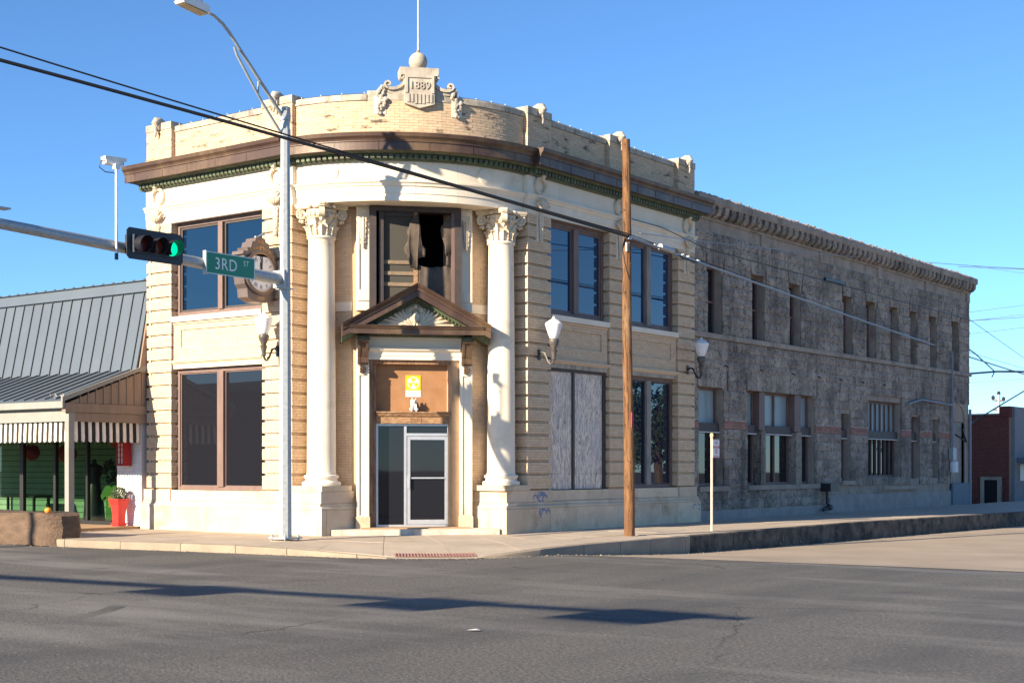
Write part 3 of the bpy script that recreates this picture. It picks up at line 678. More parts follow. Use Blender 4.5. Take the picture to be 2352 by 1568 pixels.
for mp, u0, u1 in ((LF, -9.4, -3.9), (AF, A0, A1), (RF, 4.25, 12.55)):     # standing seams over the cornice
    u = u0 + .3
    while u < u1 - .2:
        part('cornice_seam', COPPER, lambda mb: sweep(mb, mp, [u, u + .012], [(.45 if mp is not AF else .415, 8.82), (.458 if mp is not AF else .423, 8.82), (.458 if mp is not AF else .423, 9.0), (.45 if mp is not AF else .415, 9.0)])); u += 1.0 + random.uniform(-.1, .1)
# wreath ornament, pendants
def rotm(fr, a): return None
def wreath_mesh():
    mb = MB(); rd = random.Random(3)
    for k in range(26):
        q = 2 * math.pi * k / 26
        for r_, y, s_ in ((.175, -.045, .055), (.225, -.035, .05)):
            a = q + (.1 if r_ > .2 else 0); m3 = Matrix.Rotation(-a - .5 + rd.uniform(-.3, .3), 3, 'Y')
            mb.ell((r_ * math.cos(a), y + rd.uniform(-.02, .01), 8.43 - 8.43 + r_ * math.sin(a)), (s_ * .5, .035, s_), m3, 6, 4)
    mb.tube([(.2 * math.cos(2 * math.pi * k / 24), -.03, .2 * math.sin(2 * math.pi * k / 24)) for k in range(25)], .055, 8)
    return mb.mesh('wreath_ring', True)
def leaf_mesh():
    mb = MB(); rd = random.Random(5)
    for k in range(-5, 6):
        t = k / 5; a = t * 1.15
        for j in range(3):
            rr = .10 + .07 * j; m3 = Matrix.Rotation(a * (.8 - .1 * j), 3, 'Y')
            mb.ell((math.sin(a) * rr * 1.05, -.05 - .03 * (1 - abs(t)) - rd.uniform(0, .02), .12 - rr * (.55 + .75 * math.cos(a)) * .9 + .02), (.026, .04, .075), m3, 6, 4)
    mb.ell((0, -.05, -.02), (.17, .06, .16), None, 10, 6)
    return mb.mesh('leaf_cluster', True)
def drop_mesh(h=.62, n=15):
    mb = MB(); rd = random.Random(9)
    for i in range(n):
        t = i / (n - 1); w = .075 * (1 - .6 * t) + .012 * math.sin(i * 2.2)
        for s_ in (-1, 0, 1):
            m3 = Matrix.Rotation(s_ * .6 + rd.uniform(-.3, .3), 3, 'Y'); mb.ell((s_ * w * .7, -.03 - .02 * (s_ == 0), -h * t), (.03 - .012 * t, .035, .042), m3, 6, 4)
    return mb.mesh('pendant_drop', True)
WM, LM, DM = wreath_mesh(), leaf_mesh(), drop_mesh()
HK = MB().tube([(0, .02, .34), (0, -.06, .345), (0, -.12, .30), (0, -.115, .24), (0, -.07, .2)], [.04, .05, .06, .07, .06], 8).mesh('wreath_hook', True)
for mp, us in ((LF, (-8.71, -4.44)), (RF, (4.77, 8.38, 11.98))):
    for u in us:
        a = mp.ang(u); w = link('wreath', WM, CAPST, bank, loc=mp.pt(u, .0, 8.43), rotz=a)
        link('hook', HK, CAPST, w); link('leaf_cluster', LM, CAPST, w, loc=(0, -.06, -.45)); link('pendant', DM, CAPST, w, loc=(0, -.02, -.74))
        link('pendant_panel', MB().box(-.13, .13, -.006, .06, -1.36, -.7).mesh('pendant_panel'), LIME, w)
# scroll ornaments on the parapet piers
AC = MB(); AC.tube([(0, .14, .02), (0, .02, .06), (0, -.08, .05), (0, -.13, -.02), (0, -.10, -.08), (0, -.06, -.05)], [.09, .1, .1, .085, .07, .05], 10)
for i in range(6): AC.ell((random.uniform(-.03, .03), -.10, -.1 - i * .045), (.055 - .006 * i, .035, .04), None, 6, 4)
for s_ in (-1, 1): AC.ell((s_ * .07, -.05, -.1), (.03, .05, .09), None, 6, 4)
AC = AC.mesh('pier_scroll', True)
for mp, pil in ((LF, PILL), (RF, PILR)):
    for a, b in pil: u = (a + b) / 2; link('pier_scroll', AC, SHIELDST, bank, loc=mp.pt(u, .0, 10.30), rotz=mp.ang(u))
# shield, scrolls, fruit drops, ball and flagpole at the top of the round corner
S_ = lambda s, w, z: E_(s, w, z)
W0 = 1.06
part('date_block', SHIELDST, lambda mb: mb.prism([(-.43, 10.62), (.43, 10.62), (.45, 10.70), (.45, 10.80), (-.45, 10.80), (-.45, 10.70)], lambda a, b, d: E_(a, d, b), W0 - .45, W0 + .06))
part('date_block_body', SHIELDST, lambda mb: mb.prism([(-.30, 10.2), (.30, 10.2), (.31, 10.62), (-.31, 10.62)], lambda a, b, d: E_(a, d, b), W0 - .4, W0 + .02))
sh = part('date_shield', SHIELDST, lambda mb: mb.prism([(-.345, 9.955), (0, 9.855), (.345, 9.955), (.335, 10.615), (-.335, 10.615)], lambda a, b, d: E_(a, d, b), W0 - .05, W0 + .10))
part('shield_rim', SHIELDST, lambda mb: [mb.prism(p, lambda a, b, d: E_(a, d, b), W0 + .1, W0 + .125) for p in
     ([(-.335, 10.55), (.335, 10.55), (.335, 10.615), (-.335, 10.615)], [(-.335, 10.2), (-.275, 10.2), (-.275, 10.55), (-.335, 10.55)], [(.275, 10.2), (.335, 10.2), (.335, 10.55), (.275, 10.55)])], sh)
for i in range(7):
    s = (i - 3) * .088
    part('shield_bar', SHIELDST, lambda mb: mb.prism([(s - .027, 9.985 - .0 + abs(s) * .0 + (.0 if abs(i - 3) > 1 else -.03)), (s + .027, 9.985 + (.0 if abs(i - 3) > 1 else -.03)), (s + .027, 10.18), (s - .027, 10.18)], lambda a, b, d: E_(a, d, b), W0 + .1, W0 + .122), sh)
o = link('date_numerals', text_mesh('date_numerals', '1889', .24, .012, space=1.05), SHIELDST, sh); o.matrix_world = face_mtx(E_(0, W0 + .112, 10.37), (EA.x, EA.y, 0), (EW.x, EW.y, 0), 1.0, 1.05)
def spiral(c, r0, turns, dirn, start, n=28, shrink=.82):
    P = []
    for i in range(n + 1):
        t = i / n; r = r0 * (1 - shrink * t); q = start + dirn * turns * 2 * math.pi * t; P.append((c[0] + r * math.cos(q), c[1] + r * math.sin(q)))
    return P
def ribbon(mb, pts, half, d0, d1, fn):      # band of given half thickness following pts in a plane
    n = len(pts); vs = []; fs = []
    for i, p in enumerate(pts):
        a = Vector(pts[max(i - 1, 0)]); b = Vector(pts[min(i + 1, n - 1)]); t = (b - a).normalized(); q = Vector((-t.y, t.x)); h = half[i] if isinstance(half, list) else half
        for w, d in ((-h, d0), (h, d0), (h, d1), (-h, d1)): P = Vector(p) + q * w; vs.append(fn(P.x, P.y, d))
    for i in range(n - 1):
        for k in range(4): fs.append((i * 4 + k, i * 4 + (k + 1) % 4, (i + 1) * 4 + (k + 1) % 4, (i + 1) * 4 + k))
    fs += [(3, 2, 1, 0), tuple((n - 1) * 4 + k for k in range(4))]; mb.add(vs, fs)
for sg in (-1, 1):
    top = spiral((sg * .39, 10.57), .085, 1.2, sg, math.pi / 2 + (0 if sg > 0 else 0)); low = spiral((sg * .72, 10.41), .10, 1.2, -sg, -math.pi / 2)
    mid = [(sg * (.36 + .02), 10.66 - .0)]
    body = [(sg * x, z) for x, z in ((.335, 10.56), (.34, 10.49), (.375, 10.42), (.44, 10.36), (.53, 10.315), (.62, 10.30), (.72, 10.31))]
    def fn(mb):
        f = lambda a, b, d: E_(a, d, b)
        ribbon(mb, spiral((sg * .395, 10.58), .075, 1.15, -sg, math.pi if sg > 0 else 0), .02, W0 - .2, W0 + .04, f)
        ribbon(mb, spiral((sg * .72, 10.40), .09, 1.15, sg, -math.pi / 2), .022, W0 - .2, W0 + .04, f)
        ribbon(mb, body, .035, W0 - .2, W0 + .03, f)
        mb.prism([(p[0], p[1]) for p in (body if sg > 0 else body[::-1])] + ([(sg * .72, 10.2), (sg * .30, 10.2)] if sg > 0 else [(sg * .30, 10.2), (sg * .72, 10.2)])[::1], f, W0 - .25, W0 - .02)
    part('scroll', SHIELDST, fn)
    def drop(mb):
        rd = random.Random(11)
        for i in range(26):
            t = i / 25; z = 10.33 - .6 * t; w = .055 + .05 * math.sin(math.pi * min(1, t * 1.15)); 
            c = Vector(E_(sg * (.86 + .06 * t) + rd.uniform(-w, w), W0, z)); k = AF.pt(0, 0, 0)
            rr = rd.uniform(.035, .06); v = Vector((c.x - CC[0], c.y - CC[1])); v = v.normalized() * (AR + .04 + rd.uniform(0, .03)); mb.ell((CC[0] + v.x, CC[1] + v.y, z), (rr, rr * .8, rr * 1.1), None, 7, 5)
    part('fruit_drop', SHIELDST, drop, smooth=True)
    pa = math.pi / 4 + R(2.3) + (sg * .90 + .05) / AR
    part('drop_panel', LIME, lambda mb: obox(mb, AF, (pa - .032) * AR, (pa + .032) * AR, -.05, .016, 9.72, 10.14))
bl = MB(); bl.lathe([(.215 * math.sin(math.pi * i / 16) + .001, -.215 * math.cos(math.pi * i / 16)) for i in range(17)], n=28)
b_ = E_(.0, W0 - .2, 11.0); o = bl.obj('ball_finial', SHIELDST, bank, True); o.location = b_
fp = thing('flagpole', 'thin bare metal flagpole rising from the stone ball on the parapet', 'flagpole', (b_[0], b_[1], 11.2))
link('pole_shaft', MB().tube([(0, 0, 0), (0, 0, .35), (0, 0, 2.6)], [.026, .022, .014], 8).mesh('pole_shaft'), GALV, fp); link('pole_socket', MB().lathe([(.045, -.02), (.045, .05), (.03, .07)], n=10).mesh('pole_socket'), BROWNB, fp)
# columns
COLS = [(-3.42, .56), (-.52, 3.73)]
def prof_col():
    P = [(.44, 1.15), (.455, 1.175), (.455, 1.22), (.44, 1.245), (.40, 1.25), (.375, 1.275), (.37, 1.30), (.385, 1.325), (.40, 1.33), (.41, 1.35), (.405, 1.385), (.385, 1.40), (.355, 1.405), (.345, 1.44), (.338, 1.47)]
    for i in range(1, 13): t = i / 12; P.append((.337 - .034 * t ** 1.6, 1.47 + 5.43 * t))
    P += [(.31, 6.915), (.335, 6.925), (.345, 6.95), (.335, 6.975), (.305, 6.985)]
    return P
colme = MB().lathe(prof_col(), n=40).mesh('column_shaft', True)
def acanthus(h, r0, curl, wd):
    mb = MB(); n = 7; vs = []
    for i in range(n + 1):
        t = i / n; z = h * min(t * 1.12, 1.0) - (.05 * max(0, (t - .8) / .2)); out = r0 + curl * (t ** 2.4) + (.03 * max(0, (t - .75) / .25)); w = wd * (math.sin(math.pi * (t * .78 + .17))) * (1 + .22 * (-1) ** i) * .55
        for q in (-1, -.45, 0, .45, 1): vs.append((q * w, -(out - .035 * q * q + (.02 if q == 0 else 0)), z))
    fs = [(i * 5 + k, i * 5 + k + 1, (i + 1) * 5 + k + 1, (i + 1) * 5 + k) for i in range(n) for k in range(4)]
    nb = len(vs); vs += [(x, y + .03, z) for x, y, z in vs]
    fs += [tuple(nb + q for q in f[::-1]) for f in fs]
    mb.add(vs, fs)
    for i in range(5): mb.ell((0, -(r0 + curl * ((i / 6 + .1) ** 2.4) + .03), h * (i / 6 + .12)), (.016, .02, .035), None, 6, 4)
    return mb.mesh('acanthus_leaf', True)
LEAF1 = acanthus(.27, .30, .10, .20); LEAF2 = acanthus(.44, .295, .13, .19)
def volute():
    mb = MB(); f = lambda a, b, d: (d, -a, b)      # plane: radial (-y) and z
    sp = spiral((.47, 7.50), .125, 1.9, -1, math.pi * .62, 40, .86)
    ribbon(mb, [(.26, 7.60), (.32, 7.63), (.38, 7.635)] + sp, [.02] * 3 + [.022 * (1 - .5 * i / 40) for i in range(41)], -.065, .065, f)
    mb.prism([(.47 + .115 * math.cos(q), 7.50 + .115 * math.sin(q)) for q in [2 * math.pi * k / 16 for k in range(16)]], f, -.045, .045)
    mb.ell((0.066, -.47, 7.50), (.02, .03, .03)); mb.ell((-.066, -.47, 7.50), (.02, .03, .03))
    mb.ell((0, -.44, 7.34), (.05, .05, .055)); mb.ell((0, -.50, 7.345), (.03, .03, .04))
    return mb.mesh('volute', True)
VOL = volute()
bell = MB().lathe([(.285, 6.98), (.29, 7.15), (.30, 7.3), (.335, 7.42), (.36, 7.44), (.375, 7.47), (.36, 7.50), (.34, 7.51), (.36, 7.60)], n=28).mesh('capital_bell', True)
def abac(mb_):
    pts = []
    for k in range(4):
        q = R(45) + R(90) * k; c = Vector((math.cos(q), math.sin(q))) * .60; t = Vector((-c.y, c.x)).normalized()
        pts += [c - t * .06, c + t * .06]
        m_ = Vector((math.cos(q + R(45)), math.sin(q + R(45)))) * .345; pts.append(m_ - Vector((-m_.y, m_.x)).normalized() * .12); pts.append(m_ + Vector((-m_.y, m_.x)).normalized() * .12)
    mb_.prism([(p.x, p.y) for p in pts], lambda a, b, d: (a, b, d), 7.625, 7.66); mb_.prism([(p.x * 1.04, p.y * 1.04) for p in pts], lambda a, b, d: (a, b, d), 7.662, 7.722)
    for k in range(4): mb_.ell((math.cos(R(90) * k) * .40, math.sin(R(90) * k) * .40, 7.66), (.05, .05, .05))
AB = MB(); abac(AB); AB = AB.mesh('abacus')
EGG = MB()
for k in range(20): q = 2 * math.pi * k / 20; EGG.ell((.372 * math.cos(q), .372 * math.sin(q), 7.49), (.035, .035, .05), None, 6, 4)
EGG = EGG.mesh('egg_moulding', True)
for (x, y) in COLS:
    c = link('column', colme, LIME, bank, loc=(x, y, 0))
    link('capital_bell', bell, CAPST, c); link('abacus', AB, CAPST, c); link('egg_moulding', EGG, CAPST, c, kind='stuff')
    for k in range(8): link('acanthus_leaf', LEAF1, CAPST, c, loc=(0, 0, 6.985), rotz=R(45 * k)); link('acanthus_leaf', LEAF2, CAPST, c, loc=(0, 0, 6.985), rotz=R(45 * k + 22.5))
    for k in range(4): link('volute', VOL, CAPST, c, rotz=R(45 + 90 * k))
    part('column_plinth', LIMEB, lambda mb: mb.box(x - .50, x + .50, y - .50, y + .50, 1.024, 1.15))
# ------------------------------------------------------------------ entrance: surround, door, pediment, window above
def eb(mb, s0, s1, w0, w1, z0, z1): return obox(mb, EL, s0, s1, w0, w1, z0, z1)
def ep(name, m, s0, s1, w0, w1, z0, z1, parent=bank, **kw): mb = MB(); eb(mb, s0, s1, w0, w1, z0, z1); return mb.obj(name, m, parent, **kw)
part('entrance_step', STEPM, lambda mb: [eb(mb, -2.0, -.1, -.6, .72, -.02, .14), eb(mb, -.095, 1.95, -.6, .72, -.02, .14)])
part('threshold', AGG, lambda mb: eb(mb, -1.3, 1.3, -.6, .60, .142, .165))
for sg in (-1, 1):
    a, b = sorted((sg * 1.085, sg * 1.375))
    # flat pilaster with a sunk panel
    ep('door_surround', LIME, a, b, -.6, .20, .14, 4.66); ep('upper_surround', LIME, a, b, -.6, .20, 5.28, 7.725)
    for z0, z1 in ((.45, 3.75), (5.75, 7.55)):
        for (p, q, r, t) in ((a, b, z0 - .3 if z0 < 1 else z0 - .24, z0), (a, b, z1, z1 + .12)): ep('panel_rail', LIME, p, q, .2, .23, r, t)
        ep('panel_stile', LIME, a, a + .06, .2, .23, z0, z1); ep('panel_stile', LIME, b - .06, b, .2, .23, z0, z1)
    # garland on the upper surround
    o = link('garland', DM, CAPST, bank); o.matrix_world = Matrix.Translation(E_((a + b) / 2, .225, 7.42)) @ Matrix.Rotation(EL.a, 4, 'Z') @ Matrix.Diagonal((1.15, .9, 1.05, 1))
    ep('surround_foot', LIMEB, a - .02, b + .02, -.5, .245, .14, .42)
    # peeling timber jamb
    a, b = sorted((sg * .90, sg * 1.084)); ep('door_jamb', WOODP, a, b, -.5, .03, .14, 4.11); a, b = sorted((sg * .99, sg * 1.084)); ep('door_jamb', WOODP, a, b, .03, .09, .14, 4.11)
ep('door_head', WOODP, -1.084, 1.084, -.5, .085, 4.03, 4.125)
part('door_architrave', LIME, lambda mb: sweep(mb, EL, [-1.083, 1.083], [(-.5, 4.127), (.17, 4.127), (.17, 4.22), (.185, 4.22), (.185, 4.30), (.25, 4.35), (.26, 4.40), (.15, 4.41), (-.5, 4.41)]))
ep('door_frieze', LIME, -1.084, 1.084, -.5, .165, 4.412, 4.66)
lin = part('timber_lintel', WOODH, lambda mb: sweep(mb, EL, [-.90, .90], [(-.4, 2.625), (.04, 2.625), (.04, 2.78), (.075, 2.80), (.10, 2.85), (.13, 2.87), (.13, 2.905), (-.4, 2.915)]))
ep('number_plate', WOODH, -.17, .17, .04, .05, 2.655, 2.765, lin)
o = link('house_number', text_mesh('house_number', '222', .10, .006, space=1.25), PANELB, lin); o.matrix_world = face_mtx(E_(0, .053, 2.71), (EA.x, EA.y, 0), (EW.x, EW.y, 0), 1.15, 1.1)
ep('transom_board', PANELB, -.90, .90, -.2, -.12, 2.9, 4.035)
# fallout sign
fs_ = thing('shelter_sign', 'orange and white fallout shelter sign on the board above the door', 'sign', E_(0, -.115, 3.27))
def under(par, name, m, fn, smooth=False):
    mb = MB(); fn(mb); o = mb.obj(name, m, par, smooth); o.matrix_parent_inverse = par.matrix_world.inverted() if False else Matrix.Translation(-Vector(par.location)); return o
f_ = lambda a, b, d: E_(a, d, b)
under(fs_, 'sign_plate', SIGNW, lambda mb: eb(mb, -.18, .18, -.12, -.113, 3.265, 3.78)); under(fs_, 'orange_field', SIGNO, lambda mb: eb(mb, -.18, .18, -.113, -.110, 3.42, 3.78))
c0 = (0, 3.60); rr = .15
under(fs_, 'white_disc', SIGNS, lambda mb: mb.prism([(c0[0] + rr * math.cos(2 * math.pi * k / 36), c0[1] + rr * math.sin(2 * math.pi * k / 36)) for k in range(36)], f_, -.110, -.108))
for k in range(3):
    q = R(90 + 120 * k); under(fs_, 'trefoil_blade', SIGNO, lambda mb: mb.prism([c0, (c0[0] + .135 * math.cos(q - R(29)), c0[1] + .135 * math.sin(q - R(29))), (c0[0] + .135 * math.cos(q + R(29)), c0[1] + .135 * math.sin(q + R(29)))], f_, -.108, -.106))
o = link('sign_lettering', text_mesh('sign_lettering', 'FALLOUT SHELTER', .052, .001), mat('sign_orange_ink', (.85, .5, .25), None, .5), fs_); o.matrix_parent_inverse = Matrix.Identity(4); o.matrix_world = face_mtx(E_(0, -.111, 3.385), (EA.x, EA.y, 0), (EW.x, EW.y, 0), .74, 1.0)
# gargoyle statuette
def gargoyle():
    mb = MB()
    for c, r in (((0, .02, .08), (.075, .07, .09)), ((0, .0, .15), (.06, .055, .08)), ((0, -.03, .235), (.045, .05, .048)), ((0, -.075, .222), (.028, .03, .022)),
                 ((-.05, -.05, .09), (.02, .022, .085)), ((.05, -.05, .09), (.02, .022, .085)), ((-.055, -.065, .012), (.026, .04, .016)), ((.055, -.065, .012), (.026, .04, .016)),
                 ((-.07, -.01, .05), (.04, .06, .045)), ((.07, -.01, .05), (.04, .06, .045)), ((-.045, -.015, .285), (.014, .012, .04)), ((.045, -.015, .285), (.014, .012, .04)),
                 ((-.06, .05, .2), (.02, .03, .09)), ((.06, .05, .2), (.02, .03, .09))): mb.ell(c, r, None, 12, 8)
    o = mb.obj('gargoyle_tmp', SHIELDST); md = o.modifiers.new('r', 'REMESH'); md.mode = 'VOXEL'; md.voxel_size = .008
    dg = bpy.context.evaluated_depsgraph_get(); me = bpy.data.meshes.new_from_object(o.evaluated_get(dg)); bpy.data.objects.remove(o)
    me.polygons.foreach_set('use_smooth', [True] * len(me.polygons)); return me
gm = gargoyle(); gm.materials.clear()
link('gargoyle_statue', gm, mat('whitewashed_plaster', (.74, .72, .67), (.5, .5, .46), .8, 20.), None, loc=E_(.0, .03, 2.914), rotz=EL.a, label='small whitewashed gargoyle statuette sitting on the lintel over the door', category='statue')
# aluminium shopfront door
dr_ = ep('door_frame', ALU, -.90, -.845, -.14, -.06, .166, 2.622)
for (s0, s1, z0, z1) in ((.845, .90, .166, 2.622), (-.845, .845, 2.567, 2.622), (-.845, .845, .166, .215), (-.225, -.165, .215, 2.567), (-.165, .845, 2.33, 2.395)): ep('frame_bar', ALU, s0, s1, -.138, -.062, z0, z1, dr_)
ep('side_pane', GLASSL, -.845, -.225, -.105, -.095, .215, 2.567, dr_); ep('transom_pane', GLASSL, -.165, .845, -.105, -.095, 2.395, 2.567, dr_)
leaf = ep('door_leaf', ALU, -.155, -.075, -.125, -.075, .222, 2.322)
for (s0, s1, z0, z1) in ((.755, .838, .222, 2.322), (-.075, .755, 2.24, 2.322), (-.075, .755, .222, .33)): ep('leaf_rail', ALU, s0, s1, -.124, -.076, z0, z1, leaf)
ep('door_pane', GLASSL, -.075, .755, -.105, -.097, .33, 2.24, leaf); ep('push_bar', ALU, -.075, .755, -.09, -.06, 1.31, 1.345, leaf); ep('pull_handle', ALU, -.13, -.09, -.07, -.03, 1.08, 1.36, leaf); ep('hinge', BLACK, .84, .87, -.06, -.045, 2.25, 2.33, leaf); ep('hinge', BLACK, .84, .87, -.06, -.045, .24, .32, leaf)
# pediment
W1 = .72; HS = 1.575
ped = part('pediment', COPPER, lambda mb: sweep(mb, EL, [-HS, HS], [(-.3, 4.70), (W1 - .06, 4.70), (W1 - .06, 4.69), (W1, 4.69), (W1, 4.80), (W1 + .02, 4.81), (W1 + .05, 4.86), (W1 + .07, 4.87), (W1 + .07, 4.885), (-.3, 4.90)]))
part('pediment_bed', COPPERG, lambda mb: sweep(mb, EL, [-1.4, 1.4], [(-.3, 4.662), (.28, 4.662), (.34, 4.698), (-.3, 4.698)]), ped)
for k in range(32):
    s = -1.36 + 2.72 * k / 31; part('bead', COPPERG, lambda mb: mb.ell(E_(s, .32, 4.672), (.02, .02, .018), None, 6, 4), ped)
AP = 5.88; EZ = 4.92; EX = 1.74
def rake(mb, sg, prof):
    # prof: (outward w, height above the rake's lower edge, measured vertically)
    us = [(sg * EX, EZ), (0, AP)]; vs = []; n = len(prof)
    for (s, z) in us: vs += [E_(s, w, z + h) for w, h in prof]
    fs = [(k, (k + 1) % n, n + (k + 1) % n, n + k) for k in range(n)] + [tuple(range(n)), tuple(range(n, 2 * n))]
    mb.add(vs, fs)
RK = [(-.3, -.30), (W1 - .04, -.30), (W1 - .04, -.31), (W1, -.31), (W1, -.17), (W1 + .03, -.16), (W1 + .04, -.10), (W1 + .10, -.04), (W1 + .12, .0), (-.3, .0)]
RK2 = [(-.2, -.42), (.42, -.42), (.45, -.37), (.50, -.305), (-.2, -.305)]
for sg in (-1, 1):
    part('raking_cornice', COPPER, lambda mb: rake(mb, sg, RK), ped); part('raking_bed', COPPERG, lambda mb: rake(mb, sg, [(w, h) for w, h in RK2]), ped)
    for k in range(16):
        t = .22 + .72 * k / 15; s = sg * EX * (1 - t); z = EZ + (AP - EZ) * t - .39; part('bead', COPPERG, lambda mb: mb.ell(E_(s, .47, z), (.024, .024, .024), None, 6, 4), ped)
part('tympanum', CAPST, lambda mb: mb.prism([(-1.25, 4.885), (1.25, 4.885), (0, 5.53)], f_, -.1, .33), ped)
def shell(mb):
    rd = random.Random(2)
    for sg in (-1, 1):
        for k in range(9):
            a = R(4 + k * 10.2); L_ = (.80 - .50 * (k / 8) ** 1.0) if k < 9 else .3; pts = []; rad = []
            for i in range(9):
                t = i / 8; q = a * (.55 + .45 * t ** .7) ; r_ = .08 + L_ * t; pts.append(E_(sg * r_ * math.cos(q) , .36 + .05 * math.sin(math.pi * t) + .015 * (k % 2), 4.91 + r_ * math.sin(q) * .86 - .03 * t * t * (k < 3))); rad.append(.018 + .034 * math.sin(math.pi * min(t * .62 + .3, 1)) )
            mb.tube(pts, rad, 6); mb.ell(pts[-1], (.042, .04, .035), None, 6, 4)
shl = part('shell_ornament', CAPST, shell, ped, smooth=True)
def boss(mb):
    P = E_(0, .42, 5.10); mb.ell(P, (.125, .11, .13), None, 12, 8)
    for sg in (-1, 1):
        mb.tube([E_(sg * x, .40, z) for x, z in ((.05, 5.30), (.10, 5.34), (.15, 5.31), (.16, 5.25), (.12, 5.23), (.10, 5.27))], .026, 6); mb.tube([E_(sg * x, .40, z) for x, z in ((.17, 5.2), (.2, 5.1), (.17, 5.02), (.09, 4.97), (.03, 4.93))], [.03, .035, .03, .03, .025], 6)
        mb.tube([E_(sg * .045, .43, 4.90), E_(sg * .03, .43, 4.97), E_(sg * .05, .43, 5.02)], .025, 6)
    mb.ell(E_(0, .40, 5.36), (.06, .05, .06))
part('shell_boss', CAPST, boss, ped, smooth=True)
# console brackets
def console(mb):
    prof = [(0, 0), (.30, 0), (.31, -.06), (.27, -.13), (.22, -.2), (.19, -.30), (.15, -.42), (.10, -.5), (.14, -.53), (.17, -.57), (.16, -.63), (.10, -.66), (.0, -.66)]
    for s0, s1, k in ((-.12, -.062, 1.), (-.06, .06, .9), (.062, .12, 1.)):
        mb.prism([(w * k, z) for w, z in prof], lambda a, b, d: (d, -a, b), s0, s1)
    mb.tube([(-.13, -.23, -.09), (.13, -.23, -.09)], .075, 12); mb.tube([(-.125, -.10, -.59), (.125, -.10, -.59)], .062, 12)
    for i in range(8): mb.ell(((i % 3 - 1) * .045, -.07, -.70 - .022 * i), (.035, .035, .035), None, 6, 4)
cm = MB(); console(cm); cm = cm.mesh('console_bracket', True)
cl_ = MB()
for k in range(-3, 4): cl_.ell((k * .04, -.30 + abs(k) * .01, -.03 - .02 * abs(k)), (.03, .05, .05), Matrix.Rotation(k * .3, 3, 'Y'), 6, 4)
cl_ = cl_.mesh('bracket_leaf', True)
for sg in (-1, 1):
    b = link('console_bracket', cm, COPPER, bank); b.matrix_world = Matrix.Translation(E_(sg * 1.235, .20, 4.66)) @ Matrix.Rotation(EL.a, 4, 'Z')
    link('bracket_leaf', cl_, COPPERG, b)
UW = .27
def ew(name, m, s0, s1, w0, w1, z0, z1): return ep(name, m, s0, s1, w0 + (UW if w0 > -1 else 0), w1 + (UW if w1 > -1 else 0), z0, z1)
# window above the door: dark timber frame, screen, slats, black hole, torn curtain
ew('upper_frame', DARKF, -1.084, -.93, -.2, .12, 5.28, 7.72); ew('upper_frame', DARKF, .93, 1.084, -.2, .12, 5.28, 7.72); ew('upper_frame', DARKF, -.93, .93, -.2, .12, 7.60, 7.725)
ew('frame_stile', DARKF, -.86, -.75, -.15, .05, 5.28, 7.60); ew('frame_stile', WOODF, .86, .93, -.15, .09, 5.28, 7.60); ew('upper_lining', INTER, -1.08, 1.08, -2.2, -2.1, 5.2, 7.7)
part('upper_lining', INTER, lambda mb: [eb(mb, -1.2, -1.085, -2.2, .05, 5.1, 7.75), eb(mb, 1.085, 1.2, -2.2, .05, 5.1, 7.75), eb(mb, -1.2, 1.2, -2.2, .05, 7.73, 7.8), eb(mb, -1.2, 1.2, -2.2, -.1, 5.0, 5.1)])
ew('insect_screen', SCREEN, -.75, .0, -.06, -.05, 5.28, 7.50); ew('screen_rail', DARKF, -.75, .0, -.07, .0, 7.50, 7.60)
for z in (6.38, 6.12, 5.86): ew('timber_slat', SLATW, -.75, -.02, -.045, -.02, z, z + .085)
ew('centre_stile', WOODH, -.03, .06, -.08, .03, 5.28, 7.60)
def cloth(name, outline, w0, amp, sd):
    # outline: closed polygon in (s,z); triangulated fan grid with folds
    from mathutils.geometry import tessellate_polygon
    rd = random.Random(sd); pts = []
    for i in range(len(outline)):
        a = Vector(outline[i]); b = Vector(outline[(i + 1) % len(outline)]); n = max(1, int((b - a).length / .05))
        for k in range(n): p = a + (b - a) * k / n; pts.append((p.x + rd.uniform(-.008, .008), p.y + rd.uniform(-.008, .008)))
    bm = bmesh.new(); vs = [bm.verts.new((p[0], 0, p[1])) for p in pts]; bm.faces.new(vs)
    bmesh.ops.triangulate(bm, faces=bm.faces[:]); bmesh.ops.subdivide_edges(bm, edges=bm.edges[:], cuts=2, use_grid_fill=True)
    ph = rd.uniform(0, 6)
    for v in bm.verts:
        s, z = v.co.x, v.co.z; w = UW + w0 + amp * (math.sin(s * 26 + ph + z * 3) * .5 + math.sin(s * 11 - z * 6 + ph) * .6 + .5 * math.sin(z * 14 + s * 8))
        p = E_(s, w, z); v.co = p
    me = bpy.data.meshes.new(name); bm.to_mesh(me); bm.free(); me.polygons.foreach_set('use_smooth', [True] * len(me.polygons))
    o = link(name, me, FAB, bank); md = o.modifiers.new('s', 'SOLIDIFY'); md.thickness = .006; return o
cloth('torn_curtain', [(.0, 7.52), (-.13, 7.35), (-.20, 7.15), (-.21, 7.0), (-.14, 7.02), (-.28, 6.73), (-.24, 6.6), (-.16, 6.5), (-.14, 6.28), (.03, 6.27), (.06, 6.52), (.22, 6.55), (.24, 6.72), (.14, 6.85), (.10, 7.2), (.08, 7.55)], .10, .022, 1)
cloth('torn_curtain', [(.60, 7.25), (.72, 7.45), (.86, 7.55), (.92, 7.5), (.92, 6.66), (.72, 6.6), (.70, 6.8), (.62, 7.05)], .05, .014, 2)
cloth('torn_curtain', [(.08, 6.36), (.30, 6.30), (.62, 6.33), (.74, 6.36), (.84, 6.30), (.92, 6.38), (.92, 5.3), (.08, 5.3)], .03, .014, 3)
cloth('torn_curtain', [(.74, 6.66), (.78, 6.66), (.80, 6.36), (.73, 6.33)], .02, .006, 4)
